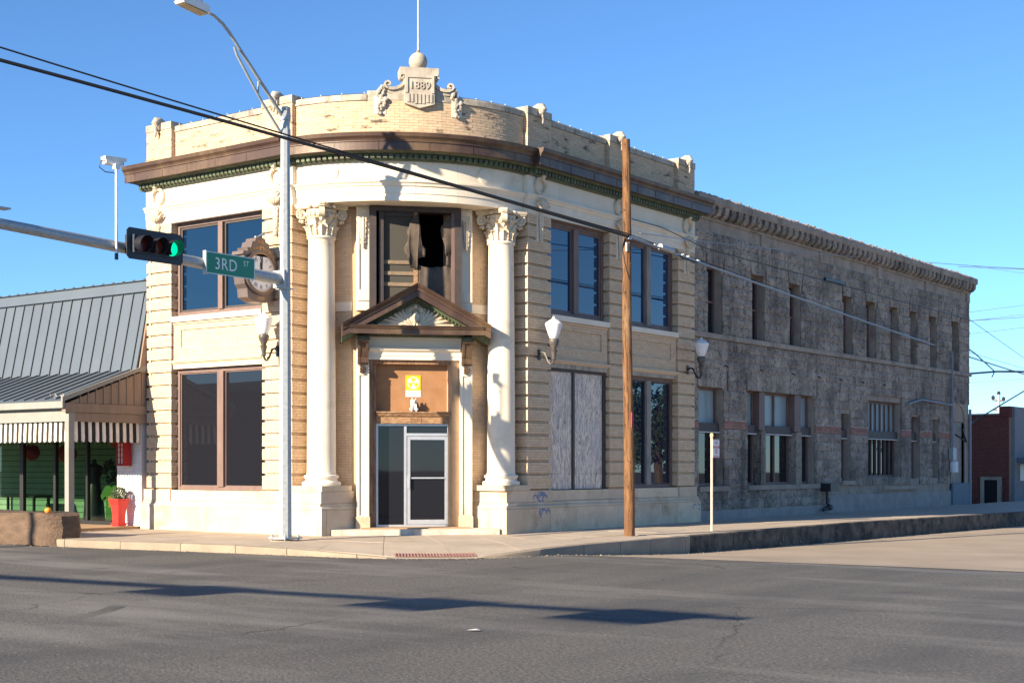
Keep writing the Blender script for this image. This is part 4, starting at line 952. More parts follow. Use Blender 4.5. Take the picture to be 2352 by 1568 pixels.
# ------------------------------------------------------------------ bank windows
def window(mp, a, b, z0, z1, cols, m, frame=WOODF, mull=.22, dep=-.24, sash=.06, mullm=None, bot=.09):
    f0 = MB(); obox(f0, mp, a, a + .10, dep - .06, dep + .05, z0, z1); w = f0.obj('window', frame, bank)
    for (p, q, r, t) in ((b - .10, b, z0, z1), (a + .10, b - .10, z1 - .10, z1), (a + .10, b - .10, z0, z0 + bot)):
        mb = MB(); obox(mb, mp, p, q, dep - .06, dep + .05, r, t); mb.obj('frame', frame, w)
    n = cols; ia, ib = a + .10, b - .10; pw = (ib - ia - mull * (n - 1)) / n
    for i in range(n):
        p = ia + i * (pw + mull); q = p + pw
        if i: mb = MB(); obox(mb, mp, p - mull, p, dep - .05, dep + .09, z0 + bot, z1 - .10); mb.obj('mullion', mullm or frame, w)
        for (c0_, c1_, r, t) in ((p, p + sash, z0 + bot, z1 - .10), (q - sash, q, z0 + bot, z1 - .10), (p + sash, q - sash, z1 - .10 - sash, z1 - .10), (p + sash, q - sash, z0 + bot, z0 + bot + sash)):
            mb = MB(); obox(mb, mp, c0_, c1_, dep - .03, dep + .02, r, t); mb.obj('sash', DARKF if m is GLASSU else frame, w)
        mb = MB(); obox(mb, mp, p + sash - .01, q - sash + .01, dep - .02, dep - .008, z0 + bot + sash - .01, z1 - .10 - sash + .01); mb.obj('pane', m, w)
    return w
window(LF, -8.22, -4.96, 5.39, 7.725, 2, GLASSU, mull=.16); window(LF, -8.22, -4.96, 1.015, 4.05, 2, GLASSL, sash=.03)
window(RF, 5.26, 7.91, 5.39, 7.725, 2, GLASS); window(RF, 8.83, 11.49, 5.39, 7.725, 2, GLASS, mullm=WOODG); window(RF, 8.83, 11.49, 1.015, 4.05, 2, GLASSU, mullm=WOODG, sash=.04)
w = part('window', DARKF, lambda mb: obox(mb, RF, 5.26, 5.30, -.30, -.12, 1.015, 4.05))
for (p, q, r, t) in ((7.80, 7.91, 1.015, 4.05), (5.30, 7.80, 3.98, 4.05), (6.38, 6.47, 1.015, 3.98)): part('frame', DARKF, lambda mb: obox(mb, RF, p, q, -.30, -.12, r, t), w)
for p, q in ((5.302, 6.378), (6.472, 7.798)):
    part('plywood_sheet', OSB, lambda mb: obox(mb, RF, p, q, -.20, -.165, 1.42, 3.978), w); part('plywood_sheet', OSB, lambda mb: obox(mb, RF, p, q, -.20, -.163, 1.03, 1.414), w)
# spray paint
def graf(y0, y1, z0, z1, n, sd):
    rd = random.Random(sd)
    def fn(mb):
        for i in range(n):
            cy, cz = rd.uniform(y0, y1), rd.uniform(z0, z1); r_ = rd.uniform(.04, .13); pts = [(cy + r_ * math.cos(q * .5) * (1 + .3 * math.sin(q)), cz + r_ * math.sin(q * .5 + rd.uniform(-.2, .2))) for q in range(rd.randint(5, 11))]
            ribbon(mb, pts, .017, .0, .002 + .0004 * i, lambda a, b, d: ((.0005 if b < .59 else -.055) + d, a, b))
    part('spray_paint', BLUEP, fn)
graf(4.45, 4.95, .80, .98, 7, 4); graf(4.6, 4.95, .40, .56, 5, 6); graf(12.2, 12.5, .12, .5, 6, 8)
# ------------------------------------------------------------------ wall lamps
GLB = MB().lathe([(.075, 0), (.10, .02), (.145, .14), (.19, .28), (.215, .37), (.205, .385), (.19, .40), (.12, .455), (.07, .48), (.045, .49), (.04, .51), (.03, .53), (.012, .55), (.001, .56)], n=28).mesh('lamp_globe', True)
BOD = MB().lathe([(.04, -.50), (.055, -.49), (.06, -.46), (.045, -.44), (.05, -.42), (.06, -.36), (.08, -.29), (.095, -.265), (.055, -.25), (.06, -.24), (.07, -.20), (.11, -.12), (.125, -.06), (.125, -.025), (.11, -.0), (.09, .005)], n=20).mesh('lamp_body', True)
def lamp(label, mp, u, z, m):
    P = Vector(mp.pt(u, .45, z)); t = thing('wall_lamp', label, 'lamp', P, 'acorn globe lamps on the bank wall', mp.ang(u))
    link('globe', GLB, GLOBE, t); link('lamp_body', BOD, m, t)
    mb = MB(); mb.tube([(0, .44, -.36), (0, .36, -.30), (0, .28, -.32), (0, .22, -.42), (0, .17, -.53), (0, .10, -.60), (0, .04, -.58), (0, .0, -.50)], [.022, .026, .026, .024, .024, .025, .026, .03], 8)
    mb.tube([(0, .29, -.34), (0, .25, -.37), (0, .23, -.34), (0, .25, -.32)], .013, 6); mb.tube([(0, .13, -.56), (0, .11, -.53), (0, .14, -.51), (0, .155, -.53)], .013, 6); link('arm', mb.mesh('arm', True), m, t)
    link('wall_plate', MB().box(-.05, .05, .425, .449, -.48, -.23).mesh('wall_plate'), LAMPB, t)
lamp('acorn globe wall lamp with grey iron body beside the clock and signal pole', LF, -4.42, 4.68, LAMPI)
lamp('acorn globe wall lamp on the brick pilaster left of the boarded window', RF, 4.72, 4.68, LAMPI)
lamp('acorn globe wall lamp with black body at the join with the grey stone building', RF, 12.02, 4.70, LAMPB)
# ------------------------------------------------------------------ landmark clock
CX_, CY_, CZ_ = -4.4, -.45, 6.12
ck = thing('wall_clock', 'brown double faced clock reading THE LandMark 1889 hung on the left pilaster', 'clock', (CX_, CY_, 5.44))
cf = lambda a, b, d: (CX_ + d, CY_ + a, CZ_ + b)
out = [(-.40, -.60), (-.18, -.69), (.18, -.69), (.40, -.60), (.42, -.40), (.50, -.30), (.54, -.05), (.54, .22), (.50, .42), (.40, .47), (.42, .55), (.30, .56), (.26, .70), (.17, .72), (.14, .80), (.0, .835), (-.14, .80), (-.17, .72), (-.26, .70), (-.30, .56), (-.42, .55), (-.40, .47), (-.50, .42), (-.54, .22), (-.54, -.05), (-.50, -.30), (-.42, -.40)]
under(ck, 'clock_case', CLOCKB, lambda mb: mb.prism(out, cf, -.34, 0)); under(ck, 'case_edge', CLOCKB, lambda mb: mb.prism([(a * 1.06 + .0, b * 1.04) for a, b in [(-.54, .36), (.54, .36), (.52, .44), (-.52, .44)]], cf, -.36, .02))
cir = lambda r, n=40: [(r * math.cos(2 * math.pi * k / n), r * math.sin(2 * math.pi * k / n)) for k in range(n)]
def ringp(mb, r0, r1, d0, d1, n=48):
    vs = []; fs = []
    for k in range(n):
        q = 2 * math.pi * k / n
        for r, d in ((r0, d0), (r1, d0), (r1, d1), (r0, d1)): vs.append(cf(r * math.cos(q), r * math.sin(q), d))
    for k in range(n):
        for j in range(4): fs.append((k * 4 + j, k * 4 + (j + 1) % 4, ((k + 1) % n) * 4 + (j + 1) % 4, ((k + 1) % n) * 4 + j))
    mb.add(vs, fs)
under(ck, 'clock_bezel', CLOCKB, lambda mb: ringp(mb, .455, .52, 0, .06)); under(ck, 'gold_ring', GOLD, lambda mb: ringp(mb, .435, .456, 0, .045)); under(ck, 'dial', CLOCKW, lambda mb: mb.prism(cir(.436), cf, 0, .02))
for i, nm in enumerate(['XII', 'I', 'II', 'III', 'IIII', 'V', 'VI', 'VII', 'VIII', 'IX', 'X', 'XI']):
    q = R(90 - 30 * i); o = link('numeral', text_mesh('numeral', nm, .12, .001), BLACK, ck); o.matrix_parent_inverse = Matrix.Identity(4)
    up_ = Vector((0, math.cos(q), math.sin(q))); rt_ = Vector((0, math.sin(q), -math.cos(q))); o.matrix_world = face_mtx(cf(.33 * math.cos(q), .33 * math.sin(q), .023), rt_, (1, 0, 0), .75, 1.15)
for k in range(60): q = R(6 * k); under(ck, 'minute_mark', BLACK, lambda mb: mb.prism([(.40 * math.cos(q - .008), .40 * math.sin(q - .008)), (.42 * math.cos(q - .008), .42 * math.sin(q - .008)), (.42 * math.cos(q + .008), .42 * math.sin(q + .008)), (.40 * math.cos(q + .008), .40 * math.sin(q + .008))], cf, .02, .0225))
for nm, q, L_, w_ in (('minute_hand', R(86), .38, .012), ('hour_hand', R(92), .26, .018)):
    c_, s_ = math.cos(q), math.sin(q); under(ck, nm, BLACK, lambda mb: mb.prism([(-.06 * c_ + s_ * w_, -.06 * s_ - c_ * w_), (L_ * .75 * c_ + s_ * w_ * 1.6, L_ * .75 * s_ - c_ * w_ * 1.6), (L_ * c_, L_ * s_), (L_ * .75 * c_ - s_ * w_ * 1.6, L_ * .75 * s_ + c_ * w_ * 1.6), (-.06 * c_ - s_ * w_, -.06 * s_ + c_ * w_)], cf, .03, .036))
for tx, b, sz, sy in (('THE', .71, .10, 1.), ('1889', -.60, .105, 1.)):
    o = link('gold_lettering', text_mesh('gold_lettering', tx, sz, .002), GOLD, ck); o.matrix_parent_inverse = Matrix.Identity(4); o.matrix_world = face_mtx(cf(0, b, .003), (0, 1, 0), (1, 0, 0), 1.1, sy)
for i, ch in enumerate('LandMark'):
    q = R(90 + 30 - i * 60 / 7); o = link('gold_lettering', text_mesh('gold_lettering', ch, .15, .002), GOLD, ck); o.matrix_parent_inverse = Matrix.Identity(4)
    o.matrix_world = face_mtx(cf(.575 * math.cos(q), .575 * math.sin(q), .003), (0, math.sin(q), -math.cos(q)), (1, 0, 0), 1.05, 1.0)
under(ck, 'wall_bracket', CLOCKB, lambda mb: [mb.box(CX_ - .25, CX_ - .09, -.05, .125, 6.08, 6.30), mb.box(CX_ - .25, CX_ - .09, -.05, .125, 5.55, 5.72)]); under(ck, 'guy_wire', GALV, lambda mb: [mb.tube([(CX_ - .17, CY_, 6.95), (CX_ - .05, .12, 7.35)], .006, 5), mb.tube([(CX_ - .17, CY_, 6.95), (CX_ + .35, .12, 7.35)], .006, 5), mb.ell((CX_ - .17, CY_, 6.97), (.03, .03, .03))])
# ------------------------------------------------------------------ grey rock-faced stone building
stb = thing('stone_building', 'long grey rock faced stone two storey building with corbel cornice beside the bank', 'building', (0, 12, 0))
SI = Matrix.Translation((0, -12, 0))
def sp_(name, m, fn, parent=None, smooth=False, **kw):
    mb = MB(); fn(mb); o = mb.obj(name, m, parent or stb, smooth, **kw)
    if parent is None: o.matrix_parent_inverse = SI
    return o
SF = Line(-.30, 0, R(90)); SY0, SY1 = 12.46, 36.45
UPW = [(13.58, 14.48), (16.42, 17.29), (19.10, 19.94), (23.37, 24.20), (25.43, 26.30), (27.70, 28.50), (29.70, 30.45), (31.80, 32.60), (34.34, 35.17)]
OPEN = [(a, b, 5.53, 7.58) for a, b in UPW] + [(13.03, 14.58, 1.01, 3.95), (16.12, 21.04, 1.0, 3.96), (23.18, 24.01, 1.09, 3.45), (25.58, 28.76, 1.18, 4.0), (29.80, 30.70, 1.12, 3.53), (32.07, 32.82, 1.13, 3.48), (34.37, 35.87, -.1, 3.45)]
ed = sorted(set([SY0, SY1] + [v for o in OPEN for v in o[:2]]))
def score_(mb):
    for a, b in zip(ed, ed[1:]):
        m_ = (a + b) / 2; cuts = sorted([(o[2], o[3]) for o in OPEN if o[0] < m_ < o[1]]); z = -.2
        for c0_, c1_ in cuts + [(9.3, 9.3)]:
            if c0_ > z: obox(mb, SF, a, b, -.55, -.045, z, c0_)
            z = c1_
    mb.box(-8, -.86, SY0 + .05, SY0 + .3, -.2, 9.2); mb.box(-8, -.86, SY1 - .3, SY1, -.2, 9.2); mb.box(-8.2, -8, SY0, SY1, -.2, 9.2); mb.box(-1.3, -1.2, SY0 + .3, SY1 - .3, -.2, 9.2); mb.box(-8, -.5, SY0 + .3, SY1 - .3, 9.0, 9.1)
sp_('wall', STONES, score_)
# rock-faced blocks
def rock(l, h, sd):
    rd = random.Random(sd); nx, nz = 4, 3; vs = []; fs = []
    for j in range(nz + 1):
        for i in range(nx + 1):
            x = -l / 2 + l * i / nx; z = -h / 2 + h * j / nz; e = i in (0, nx) or j in (0, nz)
            vs.append((x + (0 if e else rd.uniform(-.03, .03)), 0 if e else -rd.uniform(.004, .045), z + (0 if e else rd.uniform(-.02, .02))))
    w_ = nx + 1
    fs = [(j * w_ + i, j * w_ + i + 1, (j + 1) * w_ + i + 1, (j + 1) * w_ + i) for j in range(nz) for i in range(nx)]
    rim = list(range(w_)) + [j * w_ + nx for j in range(1, nz + 1)] + [nz * w_ + i for i in range(nx - 1, -1, -1)] + [j * w_ for j in range(nz - 1, 0, -1)]
    b0 = len(vs); vs += [(vs[r][0], .06, vs[r][2]) for r in rim]
    fs += [(rim[k], b0 + k, b0 + (k + 1) % len(rim), rim[(k + 1) % len(rim)]) for k in range(len(rim))]
    return vs, fs
def free(u0, u1, z0, z1):       # free intervals of the course
    iv = [(u0, u1)]
    for a, b, c, d in OPEN + [(o[0] - .12, o[1] + .12, o[3], o[3] + .40) for o in OPEN[:9]] + [(12.9, 14.85, 3.95, 4.5), (16.0, 21.2, 3.96, 4.5)]:
        if d > z0 + .06 and c < z1 - .06:
            nv = []
            for p, q in iv:
                if b <= p or a >= q: nv.append((p, q)); continue
                if a > p: nv.append((p, a))
                if b < q: nv.append((b, q))
            iv = nv
    return [(p, q) for p, q in iv if q - p > .06]
BL = []
def courses(z0, z1, n):
    for k in range(n):
        a, b = z0 + (z1 - z0) * k / n, z0 + (z1 - z0) * (k + 1) / n
        for p, q in free(SY0, SY1, a, b):
            if b < 1.0 and p > 20: p_ = p
            u = p
            while u < q - .01:
                l = random.choice((.42, .5, .6, .7, .8)) if u > p or k % 2 == 0 else .35
                e = u + l
                if q - e < .22: e = q
                BL.append((u + .005, e - .005, a + .005, b - .005)); u = e
courses(.30, 2.72, 8); courses(2.99, 5.38, 8); courses(5.545, 8.55, 10)
BL = [b for b in BL if not (b[2] < .62 and b[0] > 22) and not (b[1] > 34.2 and b[3] < 4.2)]
cache = {}; order = sorted(range(len(BL)), key=lambda i: BL[i][0]); top = set(order[:300]); jm = MB()
for i, (a, b, c, d) in enumerate(BL):
    l = round(b - a, 1) if b - a > .3 else None
    if i in top:
        key = (round(b - a, 2), round(d - c, 2), i % 3)
        if key not in cache: v_, f_2 = rock(b - a, d - c, i); cache[key] = MB().add(v_, f_2).mesh('stone_block')
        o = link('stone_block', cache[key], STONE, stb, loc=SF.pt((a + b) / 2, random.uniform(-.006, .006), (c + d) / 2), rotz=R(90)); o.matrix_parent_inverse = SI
    else:
        v_, f_2 = rock(b - a, d - c, i); o_ = SF.pt((a + b) / 2, random.uniform(-.006, .006), (c + d) / 2)
        jm.add([(o_[0] - y, o_[1] + x, o_[2] + z) for x, y, z in v_], f_2, random.random())
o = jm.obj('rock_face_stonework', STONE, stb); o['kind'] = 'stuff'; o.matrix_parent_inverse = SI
sp_('rendered_base', PLAST, lambda mb: [obox(mb, SF, SY0, 22, -.1, .012, -.2, .295), obox(mb, SF, 22, 34.2, -.1, .010, -.2, .60)])
# flat arches
def vous(a, b, z0, z1, n, spread, m=STONES):
    for k in range(n):
        p, q = a + (b - a) * k / n, a + (b - a) * (k + 1) / n; mid = (a + b) / 2; f = 1 + spread
        g = .004
        sp_('voussoir', m, lambda mb: mb.prism([(p + g, z0), (q - g, z0), (mid + (q - mid) * f - g, z1), (mid + (p - mid) * f + g, z1)], lambda u, z, d: (-.30 + d, u, z), -.1, .008 + random.uniform(0, .008)))
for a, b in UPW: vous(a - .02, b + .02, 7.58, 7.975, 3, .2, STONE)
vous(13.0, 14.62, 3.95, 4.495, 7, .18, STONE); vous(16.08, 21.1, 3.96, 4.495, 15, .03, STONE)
# string course, brick strip
def strip(name, m, a, b, z0, z1, w, L):
    u = a
    while u < b - .05:
        e = min(u + L * random.uniform(.8, 1.2), b); e = b if b - e < .3 else e
        sp_(name, m, lambda mb: obox(mb, SF, u + .004, e - .004, -.1, w, z0, z1)); u = e
strip('sill_course', STONES, SY0 + .02, SY1 + .08, 5.39, 5.535, .075, 1.5)
SB = Pieces(); gaps = [(SY0 + .02, 13.03), (14.6, 16.12), (21.06, 23.18), (24.03, 25.58), (28.78, 29.8), (30.72, 32.07), (32.84, 34.2)]
for a, b in gaps: bricks(SB, SF, a, b, 2.735, 2.975, w=.0, h=.08)
SB.build('brick', REDBR, stb, 'red_brick_strip', 60)
for o in stb.children:
    if o.name.startswith(('brick', 'red_brick')): o.matrix_parent_inverse = SI
for a, b in gaps:
    def crumb(mb):
        rd = random.Random(int(a * 10)); u = a + .05
        while u < b - .05: r_ = rd.uniform(.02, .06); mb.ell((-.30 + rd.uniform(0, .02), u, 2.985 + rd.uniform(-.005, .01)), (.02, r_, .015), None, 6, 4); u += r_ * rd.uniform(1.2, 3.5)
    sp_('mortar_crumbs', CHALK, crumb)
# corbel table and parapet
sp_('frieze_band', STONES, lambda mb: obox(mb, SF, SY0 + .02, SY1 + .03, -.1, .05, 8.875, 9.0))
sp_('corbel_backing', STONES, lambda mb: obox(mb, SF, SY0 + .02, SY1, -.1, .02, 9.0, 9.28))
for y in (17.15, 21.55, 26.6, 31.4, 36.2): sp_('strip_pilaster', STONES, lambda mb: obox(mb, SF, y - .17, y + .17, -.1, .048, 8.5, 8.874))
sp_('panel_field', STONES, lambda mb: obox(mb, SF, SY0 + .02, SY1 - .1, -.1, -.012, 8.5, 8.874))
cb = MB().prism([(0, 8.94 - 9), (.10, 8.945 - 9), (.20, 9.0 - 9), (.265, 9.09 - 9), (.28, 9.27 - 9), (0, 9.27 - 9)], lambda w, z, d: (d, -w, z), -.13, .13).mesh('corbel')
y = 12.95
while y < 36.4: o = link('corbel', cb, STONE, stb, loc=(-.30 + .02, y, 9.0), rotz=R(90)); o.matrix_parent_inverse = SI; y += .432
y = SY0 + .02
while y < SY1:
    e = min(y + random.uniform(2., 3.2), SY1 + .1); e = SY1 + .1 if SY1 - e < .8 else e
    def pc_(mb):
        n = max(3, int((e - y) / .12)); vs = []
        for i in range(n + 1):
            u = y + .006 + (e - y - .012) * i / n; j = random.uniform(-.03, .02)
            vs += [SF.pt(u, w, z) for w, z in ((-.2, 9.272), (.30, 9.272), (.325, 9.32), (.33, 9.5 + j), (.24, 9.56 + j), (-.2, 9.57))]
        mb.add(vs, [(i * 6 + k, i * 6 + (k + 1) % 6, (i + 1) * 6 + (k + 1) % 6, (i + 1) * 6 + k) for i in range(n) for k in range(6)] + [tuple(range(6)), tuple(n * 6 + k for k in range(6))])
    sp_('parapet_stone', STONES, pc_); y = e
def topcrumb(mb):
    rd = random.Random(4); y = 14.
    while y < 36: r_ = rd.uniform(.03, .08); mb.ell((rd.uniform(-.25, -.05), y, 9.57), (r_, r_, .035), None, 6, 4); y += rd.uniform(.05, .5)
sp_('parapet_rubble', mat('pale_rubble', (.30, .235, .175), (.2, .16, .125), .9, 9.), topcrumb)
# windows
def swin(a, b, z0, z1, panes, frame=WOODF, dep=-.32, mull=.06, m=GLASSL, zsplit=None, m2=None):
    w = sp_('window', frame, lambda mb: obox(mb, SF, a, a + .07, dep - .05, dep + .05, z0, z1))
    def ch(name, m_, p, q, r, t, d0, d1): mb = MB(); obox(mb, SF, p, q, d0, d1, r, t); o = mb.obj(name, m_, w); return o
    ch('frame', frame, b - .07, b, z0, z1, dep - .05, dep + .05); ch('frame', frame, a + .07, b - .07, z1 - .07, z1, dep - .05, dep + .05); ch('frame', frame, a + .07, b - .07, z0, z0 + .08, dep - .05, dep + .05)
    rows = [(z0 + .08, z1 - .07, m)] if not zsplit else [(z0 + .08, zsplit[0], m), (zsplit[1], z1 - .07, m2)]
    if zsplit: ch('transom_beam', DARKF, a + .02, b - .02, zsplit[0], zsplit[1], dep - .06, dep + .17); ch('flashing', CHALK, a + .04, b - .04, zsplit[0] - .035, zsplit[0] - .004, dep + .05, dep + .20)
    for r, t, m_ in rows:
        pw = (b - a - .14 - mull * (panes - 1)) / panes
        for i in range(panes):
            p = a + .07 + i * (pw + mull)
            if i: ch('mullion', frame, p - mull, p, r, t, dep - .05, dep + .06)
            ch('pane', m_, p, p + pw, r, t, dep - .02, dep - .01)
    return w
for i, (a, b) in enumerate(UPW):
    w = swin(a, b, 5.54, 7.575, 1); mb = MB(); obox(mb, SF, a + .07, b - .07, -.34, -.28, 6.5, 6.56); mb.obj('meeting_rail', WOODF, w)
swin(13.04, 14.57, 1.02, 3.945, 1, zsplit=(2.64, 2.90), m2=GLASSP)
swin(16.13, 17.02, 1.01, 3.955, 1, zsplit=(2.64, 2.90), m2=GLASSP); swin(17.42, 19.56, 1.01, 3.955, 2, zsplit=(2.64, 2.90), m2=GLASSP); swin(20.05, 21.03, 1.01, 3.955, 1, zsplit=(2.64, 2.90), m2=GLASSP)
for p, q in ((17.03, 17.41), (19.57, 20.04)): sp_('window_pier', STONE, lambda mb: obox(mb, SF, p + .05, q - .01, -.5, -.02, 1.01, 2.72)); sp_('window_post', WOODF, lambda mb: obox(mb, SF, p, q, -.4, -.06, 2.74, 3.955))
swin(23.19, 24.0, 1.1, 3.44, 1, zsplit=(2.6, 2.88), m2=GLASSP); swin(25.59, 28.75, 1.19, 3.99, 7, mull=.03, zsplit=(2.62, 2.9), m2=GLASSP); swin(29.81, 30.69, 1.13, 3.52, 1, zsplit=(2.6, 2.88), m2=GLASSP); swin(32.08, 32.81, 1.14, 3.47, 1, zsplit=(2.6, 2.9), m2=GLASSP)
for a, b, z in ((13.0, 14.86, .86), (16.1, 21.3, .865), (23.15, 24.3, .95), (27.0, 30.5, .72)): sp_('window_sill', STONES, lambda mb: obox(mb, SF, a, b, -.3, .075, z, z + .145))
# arched blocked opening, metal door, conduits, meter
AY = (34.37 + 35.87) / 2; ar = .75
sp_('blocked_arch', PLAST, lambda mb: mb.prism([(34.37, -.1), (35.87, -.1)] + [(AY + ar * math.cos(R(180 * k / 16)), 3.40 + ar * math.sin(R(180 * k / 16))) for k in range(17)], lambda u, z, d: (-.30 + d, u, z), -.4, -.14))
sp_('arch_soffit', STONES, lambda mb: [mb.prism([(34.2, 3.4), (34.37, 3.4)] + [(AY - ar * math.cos(R(90 * k / 8)), 3.40 + ar * math.sin(R(90 * k / 8))) for k in range(1, 9)] + [(AY, 4.25), (34.2, 4.25)], lambda u, z, d: (-.30 + d, u, z), -.3, .004), mb.prism([(36.3, 3.4), (36.3, 4.25), (AY, 4.25)] + [(AY + ar * math.cos(R(90 * k / 8)), 3.40 + ar * math.sin(R(90 * k / 8))) for k in range(8, 0, -1)] + [(35.87, 3.4)], lambda u, z, d: (-.30 + d, u, z), -.3, .004)])
sp_('arch_pier', STONES, lambda mb: [obox(mb, SF, 34.2, 34.37, -.3, .004, .6, 3.4), obox(mb, SF, 35.87, SY1, -.3, .004, -.1, 3.4)])
sp_('metal_hatch', BLUED, lambda mb: obox(mb, SF, 34.2, 36.3, -.1, .09, -.12, .90))
mt = thing('electric_meter', 'white electric meter with grey box and conduit by the blocked arch', 'meter', (-.2, 34.1, 1.2))
TI = Matrix.Translation((.2, -34.1, -1.2))
for nm, m_, fn in (('meter_dial', WHITEP, lambda mb: mb.lathe([(.16, 1.35), (.17, 1.4), (.17, 1.75), (.13, 1.8)], (-.16, 34.15, 0), 16)), ('meter_box', GALV, lambda mb: mb.box(-.30, -.12, 33.95, 34.35, 1.85, 2.35)), ('conduit', CABLEG, lambda mb: mb.tube([(-.2, 34.1, 2.35), (-.2, 34.1, 6.3)], .035, 8)), ('conduit', CABLEG, lambda mb: mb.tube([(-.2, 34.1, 4.1), (-.2, 30.6, 4.2), (-.2, 29.2, 3.98)], .04, 8))):
    mb = MB(); fn(mb); o = mb.obj(nm, m_, mt, True); o.matrix_parent_inverse = TI
o = MB().tube([(-.22, 36.3, -.1), (-.22, 36.3, 4.0)], .06, 10).obj('downpipe', CABLEG, stb); o.matrix_parent_inverse = SI
vt = thing('gas_riser', 'black gas regulator and valve low on the grey stone wall', 'gas meter', (-.15, 22.2, 0))
for nm, fn in (('regulator', lambda mb: mb.box(-.28, .1, 21.4, 22.1, .75, 1.02)), ('riser_pipe', lambda mb: mb.tube([(-.12, 21.6, .75), (-.12, 21.6, .35), (-.12, 22.0, .2), (-.12, 21.3, .12)], .05, 8)), ('valve', lambda mb: mb.ell((-.12, 21.8, .2), (.12, .22, .1)))):
    mb = MB(); fn(mb); o = mb.obj(nm, BLACK, vt); o.matrix_parent_inverse = Matrix.Translation((.15, -22.2, 0))
for i, y in enumerate((14.6, 16.9, 19.2, 21.2, 23.0, 24.9, 26.9)): sp_('iron_hook', BLACK, lambda mb: mb.tube([(-.30, y, 4.62), (-.22, y, 4.62), (-.2, y + .06, 4.57)], .022, 6))
sp_('iron_bar', BLACK, lambda mb: mb.box(-.28, -.2, 21.7, 23.3, 7.94, 8.03))
# ------------------------------------------------------------------ shop on the left
shop = thing('shop_building', 'single storey shop with grey standing seam roof and striped awning beside the bank', 'building', (-12, 0, 0))
HI = Matrix.Translation((12, 0, 0))
def hp(name, m, fn, parent=None, smooth=False, **kw):
    mb = MB(); fn(mb); o = mb.obj(name, m, parent or shop, smooth, **kw)
    if parent is None: o.matrix_parent_inverse = HI
    return o
X0, X1 = -22., -9.16
def slope(mb, x0, x1, p, q, th=.03):       # p,q: (y,z) lower and upper edge
    d = Vector((q[0] - p[0], q[1] - p[1])).normalized(); n = Vector((-d.y, d.x))
    if n.x > 0: n = -n
    a, b = Vector(p), Vector(q); c = [a, b, b + n * th, a + n * th]
    mb.add([(x, v.x, v.y) for x in (x0, x1) for v in c], [(0, 1, 2, 3), (7, 6, 5, 4)] + [(k, (k + 1) % 4, 4 + (k + 1) % 4, 4 + k) for k in range(4)])
P0, P1 = (-.20, 4.02), (.24, 6.10); Q0, Q1 = (-2.46, 3.19), (-.20, 4.02)
ups = hp('upper_roof', ROOFM, lambda mb: slope(mb, X0, X1 - .03, P0, P1, .04)); low = hp('canopy_roof', ROOFM, lambda mb: slope(mb, X0, X1, Q0, Q1, .04))
x = X1 - .2; i = 0
while x > X0:
    hp('roof_seam', ROOFS, lambda mb: slope(mb, x - .012, x + .012, (P0[0] - .036, P0[1] + .02), (P1[0] - .036, P1[1] + .02), .035), ups); x -= .43
x = X1 - .25
while x > X0:
    hp('roof_seam', ROOFS, lambda mb: slope(mb, x - .012, x + .012, (Q0[0] - .01, Q0[1] + .035), (Q1[0] - .04, Q1[1] + .035), .035), low); x -= .43
hp('ridge_cap', ROOFM, lambda mb: slope(mb, X0, X1 - .03, (P1[0] - .07, P1[1] - .01), (P1[0] - .01, 6.38), .05), ups); hp('ridge_top', ROOFS, lambda mb: mb.box(X0, X1 - .03, .12, .5, 6.385, 6.40), ups)
x = X1 - .2
while x > X0: hp('cap_clip', ROOFS, lambda mb: mb.box(x - .03, x + .03, .14, .2, 6.40, 6.43), ups); x -= .42
hp('roof_end', BROWNB, lambda mb: mb.prism([(-.17, 4.0), (.5, 4.0), (.5, 6.38), (.26, 6.36), (.20, 6.0)], lambda y, z, d: (d, y, z), X1 - .06, X1 + .03))
hp('building_body', BROWNB, lambda mb: mb.box(X0, X1 - .1, 2.4, 8, 0, 6.0)); hp('flat_roof', ROOFS, lambda mb: mb.box(X0, X1 - .1, .5, 8.2, 6.0, 6.2))
# gable end with battens and beams
hp('gable_board', BROWNB, lambda mb: mb.prism([(-2.3, 3.15), (.08, 3.15), (.08, 4.02), (-.15, 3.98)], lambda y, z, d: (d, y, z), X1 - .06, X1))
for i in range(9):
    y = -1.95 + i * .235; zt = 3.19 + (y + 2.46) / 2.26 * .83 - .03
    hp('batten', BROWNB, lambda mb: mb.box(X1, X1 + .018, y - .012, y + .012, 3.15, zt))
hp('verge_trim', GREYB, lambda mb: mb.add([(x, y, z) for x in (X1 - .02, X1 + .04) for y, z in ((-2.48, 3.17), (-.16, 4.02), (.10, 4.08), (.10, 4.20), (-.17, 4.12), (-2.48, 3.29))], [(0, 1, 2, 3, 4, 5), (11, 10, 9, 8, 7, 6)] + [(k, (k + 1) % 6, 6 + (k + 1) % 6, 6 + k) for k in range(6)]))
hp('eave_fascia', GREYB, lambda mb: mb.box(X0, X1 + .02, -2.47, -2.40, 3.02, 3.185)); hp('soffit', GREYB, lambda mb: mb.box(X0, X1 - .02, -2.40, -.0, 3.0, 3.02))
hp('front_beam', GREYB, lambda mb: mb.box(X0, X1 + .01, -2.28, -2.10, 2.70, 3.0)); hp('side_beam', BROWNB, lambda mb: [mb.box(X1 - .14, X1 + .005, -2.10, .10, 2.70, 2.92), mb.box(X1 - .12, X1 + .03, -2.39, .10, 2.925, 3.145)])
hp('corner_post', GREYB, lambda mb: mb.box(X1 - .16, X1 + .0, -2.275, -2.115, .07, 2.70)); hp('post', GREYB, lambda mb: mb.box(-15.6, -15.44, -2.275, -2.115, .07, 2.70))
